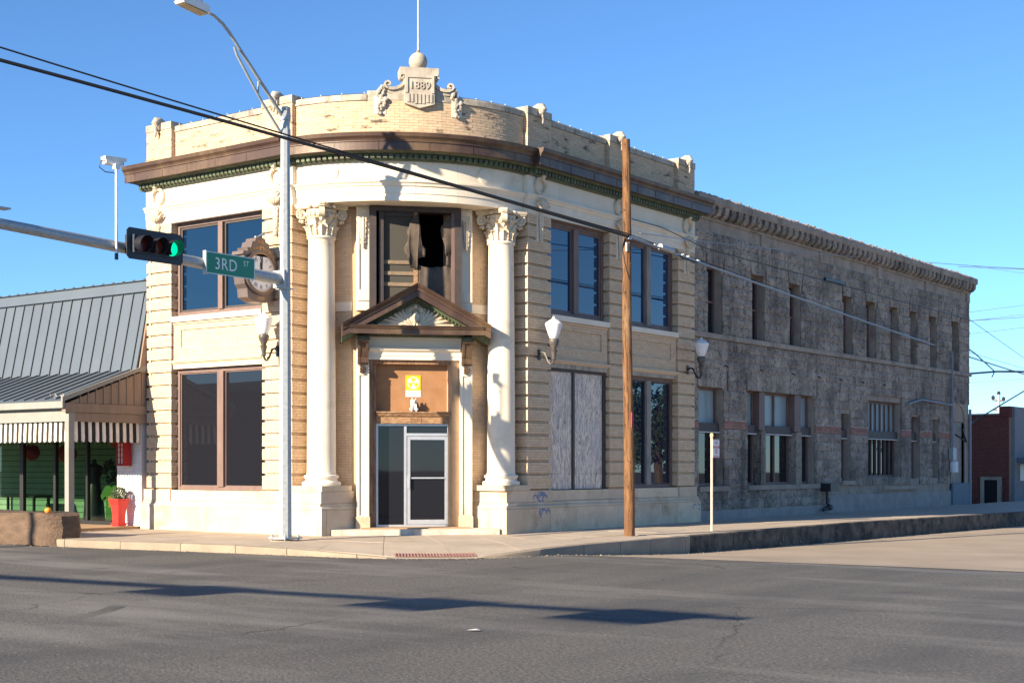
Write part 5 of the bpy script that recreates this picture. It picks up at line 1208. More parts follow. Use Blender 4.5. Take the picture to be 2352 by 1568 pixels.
def bentflash(mb):
    rd = random.Random(8)
    for i in range(9): c = Vector((X1 - .05 - rd.uniform(0, .5), -2.42, 3.24 + rd.uniform(-.02, .08))); mb.add([c, c + Vector((rd.uniform(.08, .2), rd.uniform(-.1, .05), rd.uniform(-.06, .1))), c + Vector((rd.uniform(-.05, .1), rd.uniform(-.1, .1), rd.uniform(.05, .12)))], [(0, 1, 2)])
hp('bent_flashing', ALU, bentflash)
# striped valance
def stripe_me(wd, h, nm, sd):
    rd = random.Random(sd); mb = MB(); n = 5; vs = []
    for j in range(6):
        t = j / 5
        for i in range(n + 1):
            q = i / n; dip = .035 * math.sin(math.pi * q) if j == 5 else 0
            vs.append((wd * (q - .5), -.012 * math.sin(math.pi * q) - .02 * t * rd.uniform(.6, 1.2), -h * t - dip))
    w_ = n + 1; mb.add(vs, [(j * w_ + i, j * w_ + i + 1, (j + 1) * w_ + i + 1, (j + 1) * w_ + i) for j in range(5) for i in range(n)]); return mb.mesh(nm, True)
MS = [[stripe_me(.105, .47, 'stripe', k) for k in range(3)] for _ in range(2)]
aw = thing('striped_valance', 'black and white striped scalloped awning valance along the shop front', 'awning', (-14, -2.19, 2.70), 'striped awnings of the shop'); aw2 = thing('striped_valance', 'black and white striped awning end facing the street beside the bank wall', 'awning', (X1 - .07, -1.1, 2.70), 'striped awnings of the shop', R(90))
x = X1 - .22; i = 0
while x > -19: link('stripe', MS[i % 2][i % 3], (CLOTHW, CLOTHB)[i % 2], aw, loc=(x + 14, 0, 0)); x -= .104; i += 1
u = -.92; i = 0
while u < 1.0: link('stripe', MS[i % 2][(i + 1) % 3], (CLOTHW, CLOTHB)[i % 2], aw2, loc=(u, random.uniform(-.01, .01), 0)); u += .104; i += 1
for k in range(2):
    for m_ in MS[k]: m_.materials.clear(); m_.materials.append((CLOTHW, CLOTHB)[k])
# painted brick pier, shopfront
WB = Pieces(); bricks(WB, Line(0, .0, 0), -10.24, -9.27, .07, 2.95, w=0., h=.07, L=.21, dep=.08); WB.build('painted_brick', WBRICK, shop, 'painted_brickwork', 300)
for o in shop.children:
    if o.name.startswith('painted'): o.matrix_parent_inverse = HI
hp('brick_pier', WMORT, lambda mb: mb.box(-10.235, -9.265, .012, .35, .07, 3.0))
hp('porch_paving', AGG, lambda mb: mb.box(X0, -9.36, -2.6, .5, -.02, .07)); hp('shop_floor', GREYB, lambda mb: mb.box(X0, -9.5, .5, 2.4, -.02, .1))
sf = hp('shopfront', BLACK, lambda mb: mb.box(X0, -10.245, .0, .08, .07, .17))
for x, w_ in ((-11.5, .07), (-12.9, .10), (-14.4, .16), (-16.2, .1), (-18, .1)): hp('shopfront_post', BLACK, lambda mb: mb.box(x - w_ / 2, x + w_ / 2, -.01, .09, .17, 2.7), sf)
hp('shopfront_head', BLACK, lambda mb: mb.box(X0, -10.245, .0, .08, 2.7, 3.0), sf)
CLR = clear_mat('shop_glass', (.72, .82, .74))
pts_ = [-10.245, -11.465, -11.535, -12.85, -12.95, -14.32, -14.48, -16.15, -16.25, -17.95]
for a, b in zip(pts_[::2], pts_[1::2]): hp('shop_pane', CLR, lambda mb: mb.box(b, a, .035, .045, .17, 2.7), sf)
for i in range(17): hp('wall_board', GREENB, lambda mb: mb.box(X0, -10.3, 1.9, 1.93, .12 + i * .165, .12 + i * .165 + .148))
hp('dark_backing', BLACK, lambda mb: mb.box(X0, -10.25, 1.94, 2.3, .1, 3.0)); hp('side_lining', BLACK, lambda mb: mb.box(-10.25, -10.2, .36, 2.3, .1, 3.0)); hp('ceiling', GREYB, lambda mb: mb.box(X0, -10.25, .09, 2.3, 2.95, 3.0))
# goods in the window
pl = thing('red_paper_balls', 'cluster of red paper lantern balls hanging inside the shop window', 'decoration', (-11.1, .9, 2.2))
for dx, dz, r_ in ((-.22, .1, .2), (.08, .12, .22), (-.1, -.2, .2), (.2, .25, .16)): o = MB().ell((0, 0, 0), (r_, r_, r_), None, 16, 10).obj('paper_ball', REDP, pl, True); o.location = (dx, random.uniform(-.1, .1), dz)
for k, (x, z, r_) in enumerate(((-13.45, 1.95, .27), (-15.1, 2.0, .24))):
    t = thing('red_paper_ball', ('single round dark red paper ball behind the shop glass near the post', 'leftmost red paper ball behind the shop glass at the picture edge')[k], 'decoration', (x, .8, z), 'red paper balls in the shop'); link('paper_ball', MB().ell((0, 0, 0), (r_, r_, r_), None, 16, 10).mesh('paper_ball', True), REDL, t); link('hanging_cord', MB().tube([(0, 0, r_), (0, 0, 1.0)], .006, 5).mesh('hanging_cord'), BLACK, t)
ts = thing('green_shirt', 'green short sleeved shirt displayed low in the shop window', 'shirt', (-10.95, .4, .2))
link('shirt_body', MB().prism([(-.24, 0), (.24, 0), (.23, .62), (.40, .50), (.46, .62), (.28, .86), (.12, .9), (0, .84), (-.12, .9), (-.28, .86), (-.46, .62), (-.40, .5), (-.23, .62)], lambda a, b, d: (a, d, b), -.03, .03).mesh('shirt_body'), SHIRT, ts); link('printed_patch', MB().box(-.13, .13, -.036, -.031, .30, .62).mesh('printed_patch'), GOLD, ts)
df = thing('dress_form', 'dark dressed mannequin form standing in the shop window behind the post', 'mannequin', (-12.25, .8, .1))
link('dress_body', MB().lathe([(.30, .0), (.26, .5), (.17, 1.0), (.16, 1.15), (.22, 1.4), (.20, 1.52), (.07, 1.58), (.06, 1.68), (.02, 1.7)], n=16).mesh('dress_body', True), BLACK, df)
dk = thing('dark_wreath', 'round dark leafy wreath hung in the left shop window', 'wreath', (-12.6, 1.6, 1.45)); mb = MB()
for k in range(70): q = random.uniform(0, 6.28); rr_ = random.uniform(.12, .34); mb.ell((rr_ * math.cos(q), random.uniform(-.08, .05), rr_ * math.sin(q)), (.06, .03, .04), Matrix.Rotation(random.uniform(0, 3), 3, 'Y'), 5, 3)
link('wreath_leaves', mb.mesh('wreath_leaves'), LEAF, dk)
tb = thing('display_table', 'low dark display table in the leftmost shop window', 'table', (-15.4, .9, .1)); link('table_top', MB().box(-.7, .7, -.3, .3, .62, .68).mesh('table_top'), BLACK, tb)
for sx in (-.62, .62):
    for sy in (-.24, .24): link('leg', MB().box(sx - .03, sx + .03, sy - .03, sy + .03, 0, .62).mesh('leg'), BLACK, tb)
# red lantern on the pier
ln = thing('red_lantern', 'red fretwork box lantern hanging on the white brick pier under the awning', 'lantern', (-9.72, -.19, 1.62))
def lant(mb):
    for sx in (-.19, .19):
        for sy in (-.17, .17): mb.box(sx - .025, sx + .025, sy - .025, sy + .025, .0, .62)
    for z in (0, .57): mb.box(-.22, .22, -.20, .20, z, z + .05)
    for sy in (-.17, .17):
        mb.box(-.02, .02, sy - .02, sy + .02, .05, .57)
        for z in (.2, .33, .46): mb.box(-.17, .17, sy - .012, sy + .012, z, z + .018)
    for sx in (-.19, .19): mb.box(sx - .02, sx + .02, -.02, .02, .05, .57)
ln.scale = (.66, .66, 1.0)
mb = MB(); lant(mb); link('lantern_frame', mb.mesh('lantern_frame'), REDL, ln); link('lantern_glass', MB().box(-.17, .17, -.15, .15, .05, .57).mesh('lantern_glass'), CLOTHW, ln); link('lantern_side', MB().box(.19, .215, -.145, .145, .05, .57).mesh('lantern_side'), REDL, ln); link('hook', MB().tube([(0, 0, .62), (0, .0, .72), (0, .19, .74)], .012, 6).mesh('hook'), BLACK, ln)
# red tapered planter with clipped ball shrub
pt_ = thing('red_planter', 'tall tapered red square planter by the white brick pier', 'planter', (-9.75, -.32, .072))
def pot(mb):
    P = [(.125, 0), (.125, .03), (.145, .04), (.145, .075), (.112, .085), (.118, .3), (.145, .55), (.178, .66), (.19, .67), (.19, .70), (.168, .70), (.16, .64)]
    vs = []; n = 4
    for r_, z in P:
        for sx, sy in ((-1, -1), (1, -1), (1, 1), (-1, 1)): vs.append((sx * r_, sy * r_, z))
    mb.add(vs, [(i * 4 + k, i * 4 + (k + 1) % 4, (i + 1) * 4 + (k + 1) % 4, (i + 1) * 4 + k) for i in range(len(P) - 1) for k in range(4)] + [(3, 2, 1, 0), tuple((len(P) - 1) * 4 + k for k in range(4))])
mb = MB(); pot(mb); link('pot', mb.mesh('pot'), REDP, pt_)
tp = thing('ball_shrub', 'small clipped green ball shrub growing in the red planter', 'shrub', (-9.75, -.32, .70))
def leafball(mb, n, r, sz, sd, c=(0, 0, 0), shell=.75):
    rd = random.Random(sd)
    for i in range(n):
        v = Vector((rd.gauss(0, 1), rd.gauss(0, 1), rd.gauss(0, 1))).normalized(); p = v * r * rd.uniform(shell, 1.05); a = Vector((rd.gauss(0, 1), rd.gauss(0, 1), rd.gauss(0, 1))).normalized(); a = (a + v * .5).normalized(); b = a.orthogonal().normalized(); cc = a.cross(b); s_ = sz * rd.uniform(.6, 1.3)
        P = Vector(c) + p; mb.add([P - b * s_, P + cc * s_ * .5, P + b * s_, P - cc * s_ * .5], [(0, 1, 2, 3)], rd.random())
mb = MB(); leafball(mb, 1500, .195, .022, 3, (0, 0, .185)); link('foliage', mb.mesh('foliage'), LEAF, tp); link('stem', MB().tube([(0, 0, -.06), (0, 0, .2)], .03, 6).mesh('stem'), BARK, tp)
# big brown cast planter at the kerb
def trough(mb):
    rd = random.Random(6); nx, nz = 26, 8; x0, x1 = -12., -6.72; vs = []
    for i in range(nx + 1):
        t = i / nx; x = x0 + (x1 - x0) * t; rnd = .25 * max(0, (t - .93) / .07) ** 2
        for j in range(4 * nz):
            k, q = divmod(j, nz); f = q / nz
            y0, y1, zb, zt = -4.48 + rnd, -3.55 - rnd, -.16, .56 - rnd * .25
            p = ((y0, zb + (zt - zb) * f), (y0 + (y1 - y0) * f, zt), (y1, zt + (zb - zt) * f), (y1 + (y0 - y1) * f, zb))[k]
            vs.append((x + rd.uniform(-.01, .01), p[0] + rd.uniform(-.008, .008) + .02 * math.sin(p[1] * 9 + x), p[1] + rd.uniform(-.006, .006) + .012 * math.sin(x * 2.3)))
    w_ = 4 * nz; mb.add(vs, [(i * w_ + k, i * w_ + (k + 1) % w_, (i + 1) * w_ + (k + 1) % w_, (i + 1) * w_ + k) for i in range(nx) for k in range(w_)] + [tuple(range(w_)), tuple(nx * w_ + k for k in range(w_))])
mb = MB(); trough(mb); mb.obj('stone_trough', PLANT, None, True, label='long rough brown cast stone trough at the kerb in front of the shop', category='planter')
o = MB().ell((0, 0, 0), (.075, .075, .07), None, 16, 10).obj('orange_fruit', ORANGE, None, True, label='single orange fruit lying on the brown stone trough', category='orange'); o.location = (-7.2, -4.25, .62)
# ------------------------------------------------------------------ traffic signal pole, signal, signs, camera
def rel(par, name, m, fn, smooth=False):
    mb = MB(); fn(mb); o = mb.obj(name, m, par, smooth); o.matrix_parent_inverse = Matrix.Translation(-Vector(par.location)); return o
PX, PY = -2.17, -1.835
tp_ = thing('traffic_signal_pole', 'tall galvanised eight sided steel signal pole with mast arm and street light', 'pole', (PX, PY, 0))
octo = lambda mb, prof: mb.lathe(prof, (PX, PY, 0), 8, R(22.5))
rel(tp_, 'pole_shaft', GALV, lambda mb: octo(mb, [(.150, .07), (.150, .2), (.104, 9.28), (.104, 9.30)])); rel(tp_, 'pole_cap', GALV, lambda mb: octo(mb, [(.12, 9.30), (.125, 9.33), (.11, 9.36)]))
rel(tp_, 'base_plate', GALV, lambda mb: mb.box(PX - .26, PX + .26, PY - .26, PY + .26, .045, .08)); rel(tp_, 'grout_pad', KERBM, lambda mb: mb.lathe([(.34, -.02), (.33, .012), (.2, .02)], (PX, PY, 0), 14))
for sx in (-.2, .2):
    for sy in (-.2, .2): rel(tp_, 'anchor_bolt', GALV, lambda mb: [mb.lathe([(.02, .0), (.02, .15)], (PX + sx, PY + sy, 0), 6), mb.lathe([(.04, .08), (.04, .115)], (PX + sx, PY + sy, 0), 6)])
arm = rel(tp_, 'mast_arm', GALV, lambda mb: mb.tube([(PX, PY - .12, 5.63), (PX, PY - 3.5, 5.77), (PX, PY - 7., 5.90), (PX, PY - 11.5, 6.12)], [.128, .112, .097, .075], 12), True)
rel(tp_, 'arm_flange', GALV, lambda mb: [mb.box(PX - .17, PX + .17, PY - .16, PY - .125, 5.45, 5.82), mb.box(PX - .17, PX + .17, PY - .2, PY - .165, 5.45, 5.82), mb.box(PX - .14, PX + .14, PY - .16, PY + .1, 5.42, 5.45)])
rel(tp_, 'light_arm', GALV, lambda mb: [mb.tube([(PX, PY - .1, 9.17), (PX, -3.2, 10.36), (PX, -3.45, 10.60), (PX, -3.62, 10.73), (PX, -3.85, 10.83), (PX, -4.12, 10.87)], [.04, .035, .033, .032, .031, .03], 8), mb.tube([(PX, PY - .12, 8.78), (PX, -2.55, 9.37), (PX, -3.23, 10.17), (PX, -3.3, 10.32)], .028, 8), mb.tube([(PX, -2.62, 9.75), (PX, -2.63, 9.5)], .02, 6)], True)
for z in (9.17, 8.78): rel(tp_, 'arm_clamp', GALV, lambda mb: octo(mb, [(.125, z - .1), (.125, z + .1)]))
hd = rel(tp_, 'street_light', WHITEP, lambda mb: mb.prism([(-4.06, 10.80), (-4.10, 10.95), (-4.25, 10.98), (-4.5, 10.99), (-4.72, 10.95), (-4.78, 10.90), (-4.74, 10.86), (-4.4, 10.83)], lambda y, z, d: (d, y, z), PX - .14, PX + .14)); rel_l = MB().prism([(-4.12, 10.79), (-4.70, 10.852), (-4.70, 10.842), (-4.12, 10.775)], lambda y, z, d: (d, y, z), PX - .12, PX + .12).obj('light_lens', mat('yellowed_lens', (.33, .27, .17), None, .4), hd)
MB().lathe([(.04, 10.98), (.04, 11.04)], (PX, -4.2, 0), 10).obj('photo_cell', BLACK, hd)
# signal head builder (horizontal three lamp), built around its own origin, facing +x, long axis y
LENS = [mat('red_lens', (.12, .008, .012), None, .25), mat('amber_lens', (.16, .03, .008), None, .25), mat('green_lens', (.0, .32, .16), None, .25)]
gl = LENS[2].node_tree.nodes['Principled BSDF']; gl.inputs['Emission Color'].default_value = (.0, .75, .36, 1); gl.inputs['Emission Strength'].default_value = .55
def signal(label, loc, rotz=0., group='three lamp traffic signals'):
    t = thing('traffic_signal', label, 'traffic light', loc, group, rotz); w, h = .68, .30
    pl_ = [(-w, -h + .06), (-w + .06, -h), (w - .06, -h), (w, -h + .06), (w, h - .06), (w - .06, h), (-w + .06, h), (-w, h - .06)]
    link('backplate', MB().prism(pl_, lambda a, b, d: (d, a, b), -.008, .008).mesh('backplate'), BLACKP, t); link('housing', MB().prism([(-.56, -.18), (.56, -.18), (.56, .18), (-.56, .18)], lambda a, b, d: (d, a, b), -.2, .03).mesh('housing'), BLACKP, t)
    for i, y in enumerate((-.37, 0, .37)):
        lm = MB(); lm.prism([(y + .145 * math.cos(2 * math.pi * k / 24), .145 * math.sin(2 * math.pi * k / 24)) for k in range(24)], lambda a, b, d: (d, a, b), .03, .045); l = link('lens', lm.mesh('lens'), LENS[i], t)
        vm = MB(); vs = []; n = 26
        for k in range(n + 1):
            q = R(-60) + R(300) * k / n; dep = .24 * (.45 + .55 * (.5 + .5 * math.cos((q - R(90)) * .85)))
            for r_, d in ((.152, .03), (.152, .03 + dep), (.160, .03 + dep), (.160, .03)): vs.append((d, y + r_ * math.cos(q), r_ * math.sin(q)))
        vm.add(vs, [(k * 4 + j, k * 4 + (j + 1) % 4, (k + 1) * 4 + (j + 1) % 4, (k + 1) * 4 + j) for k in range(n) for j in range(4)]); link('visor', vm.mesh('visor', True), VIS, t)
    link('mount_bracket', MB().box(-.22, -.1, -.06, .06, -.1, .1).mesh('mount_bracket'), GALV, t); link('label_strip', MB().box(.031, .034, -.555, -.52, -.17, .17).mesh('label_strip'), SIGNS, t)
    return t
VIS = mat('black_visor', (.02, .021, .026), None, .35)
signal('black horizontal traffic signal showing green on the mast arm left of the street sign', (PX + .30, -5.61, 5.86))
ss_ = thing('street_name_sign', 'green street name sign reading 3RD ST on the mast arm', 'sign', (PX + .18, -3.56, 5.735))
link('sign_panel', MB().box(-.004, .004, -.665, .665, -.225, .225).mesh('sign_panel'), GREENS, ss_)
def brd(mb):
    for (a, b, c, d) in ((-.665, .665, .207, .222), (-.665, .665, -.222, -.207), (-.662, -.645, -.207, .207), (.645, .662, -.207, .207)): mb.box(.004, .0055, a, b, c, d)
mb = MB(); brd(mb); link('white_border', mb.mesh('white_border'), SIGNW, ss_)
for tx, y, z, sz in (('3RD', -.13, -.01, .345), ('ST', .42, .075, .155)):
    o = link('lettering', text_mesh('lettering', tx, sz, .001, space=1.08), SIGNW, ss_); o.matrix_parent_inverse = Matrix.Identity(4); o.matrix_basis = face_mtx((.0055, y, z), (0, 1, 0), (1, 0, 0), .92, 1.0)
link('clamp', MB().box(-.10, -.005, -.66, -.62, -.24, .24).mesh('clamp'), GALV, ss_); link('clamp', MB().box(-.10, -.005, .3, .34, -.2, .2).mesh('clamp'), GALV, ss_)
vc = thing('traffic_camera', 'white detection camera on a tall riser above the mast arm', 'camera', (PX + .02, -6.40, 5.55))
link('riser_pole', MB().tube([(.12, 0, .0), (.12, 0, 1.72)], .027, 8).mesh('riser_pole'), ALU, vc); link('riser_foot', MB().tube([(.12, 0, -.02), (.12, 0, .1)], .035, 8).mesh('riser_foot'), BLACK, vc)
cmh = link('camera_housing', MB().box(-.07, .09, -.17, .17, 1.79, 1.91).mesh('camera_housing'), WHITEP, vc, rotz=R(-12)); link('sun_shield', MB().prism([(-.08, 1.86), (-.095, 1.93), (.11, 1.93), (.10, 1.86), (.09, 1.915), (-.07, 1.915)], lambda a, b, d: (a, d, b), -.19, .24).mesh('sun_shield'), WHITEP, cmh); link('camera_lens', MB().box(-.04, .06, .17, .2, 1.80, 1.89).mesh('camera_lens'), BLACK, cmh); link('camera_bracket', MB().box(.06, .16, -.05, .05, 1.70, 1.79).mesh('camera_bracket'), WHITEP, vc); link('camera_cable', MB().tube([(0, -.16, 1.85), (0, -.28, 1.82), (0, -.30, 1.7), (.05, -.2, 1.62), (.12, -.05, 1.62)], .01, 6).mesh('camera_cable'), BLACK, vc)
dv = thing('wireless_detector', 'small flat grey device above the mast arm at the left picture edge', 'sensor', (PX, -8.95, 5.98)); link('device_box', MB().box(-.1, .1, -.25, .30, .18, .21).mesh('device_box'), GALV, dv); link('device_stem', MB().tube([(0, -.1, .0), (0, -.1, .18)], .03, 6).mesh('device_stem'), GALV, dv)
# the signal pole on the corner behind the camera; its arm and signals cast the long shadows on the road
fx, fy = -11.0, -24.9
op = thing('signal_pole', 'second galvanised signal pole out of view whose arm shadows cross the road', 'pole', (fx, fy, 0))
rel(op, 'pole_shaft', GALV, lambda mb: mb.lathe([(.15, -.2), (.105, 9.0)], (fx, fy, 0), 8)); rel(op, 'mast_arm', GALV, lambda mb: mb.tube([(fx, fy, 5.05), (fx + 20.6, fy, 6.0)], [.15, .08], 10))
for k, x in enumerate((8.4, 5.5, 1.7, -6.4)): signal(('rightmost traffic signal of the out of view mast arm', 'middle traffic signal of the out of view mast arm', 'third traffic signal from the tip of the out of view mast arm', 'traffic signal of the out of view mast arm nearest its pole')[k], (x, fy - .25, 5.9 - .045 * (8.4 - x)), R(-90))
# ------------------------------------------------------------------ no parking sign
ns = thing('no_parking_sign', 'white NO PARKING ANY TIME sign on a pale pipe post at the kerb', 'sign', (2.95, 7.86, 0))
link('post', MB().tube([(0, 0, -.02), (.0, 0, 2.36)], .032, 10).mesh('post', True), mat('pale_post', (.62, .58, .50), (.5, .47, .4), .6, 9.), ns); link('post_cap', MB().lathe([(.045, 2.34), (.045, 2.41), (.03, 2.43)], n=10).mesh('post_cap'), mat('yellowed_cap', (.62, .5, .28), None, .6), ns)
NR = Vector((math.cos(R(84)), math.sin(R(84)), 0)); NN = Vector((NR.y, -NR.x, 0))
def nsp(a, b, d): p = NR * (a + .13) + NN * (d + .04); return (p.x, p.y, b)
pl_ = [(-.15, -.21), (-.13, -.23), (.13, -.23), (.15, -.21), (.15, .21), (.13, .23), (-.13, .23), (-.15, .21)]
def np_(name, m, fn): mb = MB(); fn(mb); return link(name, mb.mesh(name), m, ns)
np_('sign_plate', SIGNW, lambda mb: mb.prism([(a, b + 2.05) for a, b in pl_], nsp, 0, .004))
def rim_(mb):
    for p in ([(-.145, -.222), (.145, -.222), (.145, -.21), (-.145, -.21)], [(-.145, .21), (.145, .21), (.145, .222), (-.145, .222)], [(-.146, -.21), (-.134, -.21), (-.134, .21), (-.146, .21)], [(.134, -.21), (.146, -.21), (.146, .21), (.134, .21)]): mb.prism([(a, b + 2.05) for a, b in p], nsp, .004, .0055)
np_('red_border', REDS, rim_); np_('red_band', REDS, lambda mb: mb.prism([(-.13, 2.055), (.13, 2.055), (.13, 2.115), (-.13, 2.115)], nsp, .004, .0052))
for tx, b, sz, m_ in (('NO', 2.185, .105, REDS), ('PARKING', 2.085, .06, SIGNW), ('ANY', 2.005, .07, REDS), ('TIME', 1.94, .07, REDS), ('<-', 1.865, .07, REDS)):
    if tx == '<-': np_('arrow', REDS, lambda mb: [mb.prism([(-.06, 1.86), (.11, 1.86), (.11, 1.875), (-.06, 1.875)], nsp, .004, .0055), mb.prism([(-.11, 1.867), (-.06, 1.845), (-.06, 1.89)], nsp, .004, .0055)])
    else: o = link('lettering', text_mesh('lettering', tx, sz, .0008), m_, ns); o.matrix_parent_inverse = Matrix.Identity(4); o.matrix_basis = face_mtx(nsp(0, b, .0062), NR, NN, .8, 1.1)
# ------------------------------------------------------------------ wooden utility pole and overhead cables
BLACKW = mat('dark_wood_split', (.055, .03, .016), None, .95)
up = thing('utility_pole', 'leaning weathered brown wooden utility pole without crossarms in front of the bank', 'pole', (2.69, 4.40, 0))
def wpole(mb):
    P = []; rr_ = []
    for i in range(24): t = i / 23; P.append((2.69 - .07 * t + .012 * math.sin(t * 9), 4.40 - .05 * t, -.1 + 9.25 * t)); rr_.append(.128 - .034 * t + random.uniform(-.003, .003))
    mb.tube(P, rr_, 18)
rel(up, 'pole_shaft', WOODU, wpole, True)
for i in range(30):
    q_ = R(-54) + random.uniform(-1.25, 1.25); z_ = random.uniform(.3, 8.7); L_ = random.uniform(.15, .8); w_ = random.uniform(.004, .009)
    def split_(mb):
        vs = []
        for j in range(5):
            t_ = j / 4; z = z_ + (t_ - .5) * L_; tt = (z + .1) / 9.25; r__ = .128 - .034 * tt + .0045; c_ = Vector((2.69 - .07 * tt + .012 * math.sin(tt * 9), 4.40 - .05 * tt, z)); ww = w_ * math.sin(math.pi * (.1 + .8 * t_)); qq = q_ + .05 * math.sin(j * 2 + i)
            for s_ in (-1, 1): a_ = qq + s_ * ww / r__; vs.append((c_.x + r__ * math.cos(a_), c_.y + r__ * math.sin(a_), z))
        mb.add(vs, [(2 * j, 2 * j + 1, 2 * j + 3, 2 * j + 2) for j in range(4)])
    rel(up, 'split', BLACKW, split_)
for i in range(9): q_ = R(-54) + random.uniform(-1.1, 1.1); z_ = random.uniform(.8, 8.4); rel(up, 'knot', BLACKW, lambda mb: mb.ell((2.69 - .07 * z_ / 9.2 + (.125 - .034 * z_ / 9.2) * math.cos(q_), 4.40 - .05 * z_ / 9.2 + (.125 - .034 * z_ / 9.2) * math.sin(q_), z_), (.014, .014, .03), None, 8, 5))
for i in range(14): q_ = R(-54) + random.uniform(-.9, .9); z_ = random.uniform(1.0, 2.4); rel(up, 'staple', GALV, lambda mb: mb.ell((2.69 - .07 * z_ / 9.2 + .122 * math.cos(q_), 4.40 + .122 * math.sin(q_), z_), (.007, .007, .006), None, 5, 3))
rel(up, 'white_tag', SIGNW, lambda mb: mb.box(2.70, 2.72, 4.22, 4.32, 6.55, 6.75)); rel(up, 'bolt_plate', GALV, lambda mb: mb.box(2.70, 2.76, 4.26, 4.38, 6.83, 6.9)); rel(up, 'ground_wire', BLACK, lambda mb: mb.tube([(2.58, 4.27, 6.6), (2.68, 4.255, 6.2), (2.745, 4.30, 5.9)], .008, 5)); rel(up, 'number_tag', REDS, lambda mb: mb.box(2.775, 2.79, 4.33, 4.41, 2.5, 2.85))
def cable(name, label, pts, r, m=CABLE, sag=0., n=14, group='overhead cables', extra=None):
    P = []
    for (a, b) in zip(pts, pts[1:]):
        a, b = Vector(a), Vector(b)
        for i in range(n): t = i / n; p = a + (b - a) * t; p.z -= sag * 4 * t * (1 - t); P.append(p)
    P.append(Vector(pts[-1])); mb = MB(); mb.tube(P, r, 6)
    return mb.obj(name, m, None, True, label=label, category='cable', group=group)
F_ = 3266.7
def at(u, v, dep): return CAM + (FWD + RGT * (u - 1176) / F_ + Vector((0, 0, 1)) * (1069 - v) / F_) * dep
UP0 = Vector((2.74, 4.27, 6.89)); far = at(2395, 872, 78)
cable('thick_cable', 'thick black cable crossing from the upper left to the wooden pole', [at(-150, 98, 24), UP0], .034, sag=-.05)
cable('thin_cable', 'thinner black cable just above the thick one at the upper left', [at(-150, 62, 24), UP0 + Vector((0, 0, .06))], .017, sag=.06)
cable('thick_cable', 'thick blue grey cable running right from the wooden pole along the stone building', [UP0, far], .032, CABLEG, sag=.12)
cable('thin_cable', 'thin dark wire just above the thick cable along the stone building', [UP0 + Vector((0, 0, .06)), far + Vector((0, 0, .35))], .010, CABLE, sag=.18)
cable('service_wire', 'twisted dark service wire sagging from the wooden pole past the bank corner', [at(1452, 503, 33), at(1520, 522, 36), at(1620, 570, 40), at(2229, 735, 60), at(2420, 870, 78)], .013, CABLE, n=6)
cable('light_wire', 'pale thin wire across the top of the grey stone building', [at(1470, 535, 34), at(1600, 553, 39), at(1900, 585, 48), at(2229, 610, 62), at(2420, 621, 75)], .011, CABLEG, n=6)
sc_ = thing('splice_case', 'grey splice enclosure and clamps on the cable right of the wooden pole', 'splice box', (UP0 + (far - UP0) * .045)[:])
d_ = (far - UP0).normalized(); s0_ = Vector(sc_.location)
rel(sc_, 'case', GALV, lambda mb: mb.tube([s0_ + d_ * (-.6) + Vector((0, 0, .02)), s0_ + d_ * .15 + Vector((0, 0, .02))], .075, 8)); rel(sc_, 'clamps', GALV, lambda mb: [mb.tube([s0_ + d_ * (k * .33 - .9), s0_ + d_ * (k * .33 - .84)], .045, 8) for k in (0, 3, 5, 6, 8)]); rel(sc_, 'drip_loop', CABLE, lambda mb: mb.tube([s0_ + d_ * .2, s0_ + d_ * .8 + Vector((0, 0, -.06)), s0_ + d_ * 1.5 + Vector((0, 0, -.05)), s0_ + d_ * 2.2], .03, 6))
fw = [((2200, 612), (2440, 622), .02), ((2215, 718), (2440, 690), .014), ((2215, 738), (2440, 712), .014), ((2150, 742), (2440, 722), .022), ((2215, 768), (2440, 742), .014), ((2215, 858), (2440, 842), .012), ((2215, 880), (2440, 862), .010), ((2215, 608), (2440, 640), .010)]
wn = ('highest', 'second', 'third', 'fourth', 'fifth', 'sixth', 'seventh', 'faint slanting')
for k, (a, b, r_) in enumerate(fw): cable('distant_wire', wn[k] + ' distant wire in the sky right of the stone building', [at(*a, 82), at(*b, 85)], r_, CABLEG, group='distant wires')
cable('service_drop', 'black service drop from the arched wall up to the cable at the right edge', [Vector((-.15, 34.3, 2.9)), Vector((.1, 34.9, 2.6)), Vector((-.1, 35.0, 3.1)), at(2240, 965, 66), far], .035, n=5)
cable('crossing_cable', 'thick black cable entering level from the right picture edge', [at(2225, 858, 66), at(2290, 853, 68), at(2440, 854, 70)], .045, n=5)
cable('slack_cable', 'short slack cable end hanging right of the stone building corner', [at(2180, 770, 66), at(2240, 812, 66), at(2285, 853, 67), at(2278, 866, 67)], .03, CABLEG, n=4)
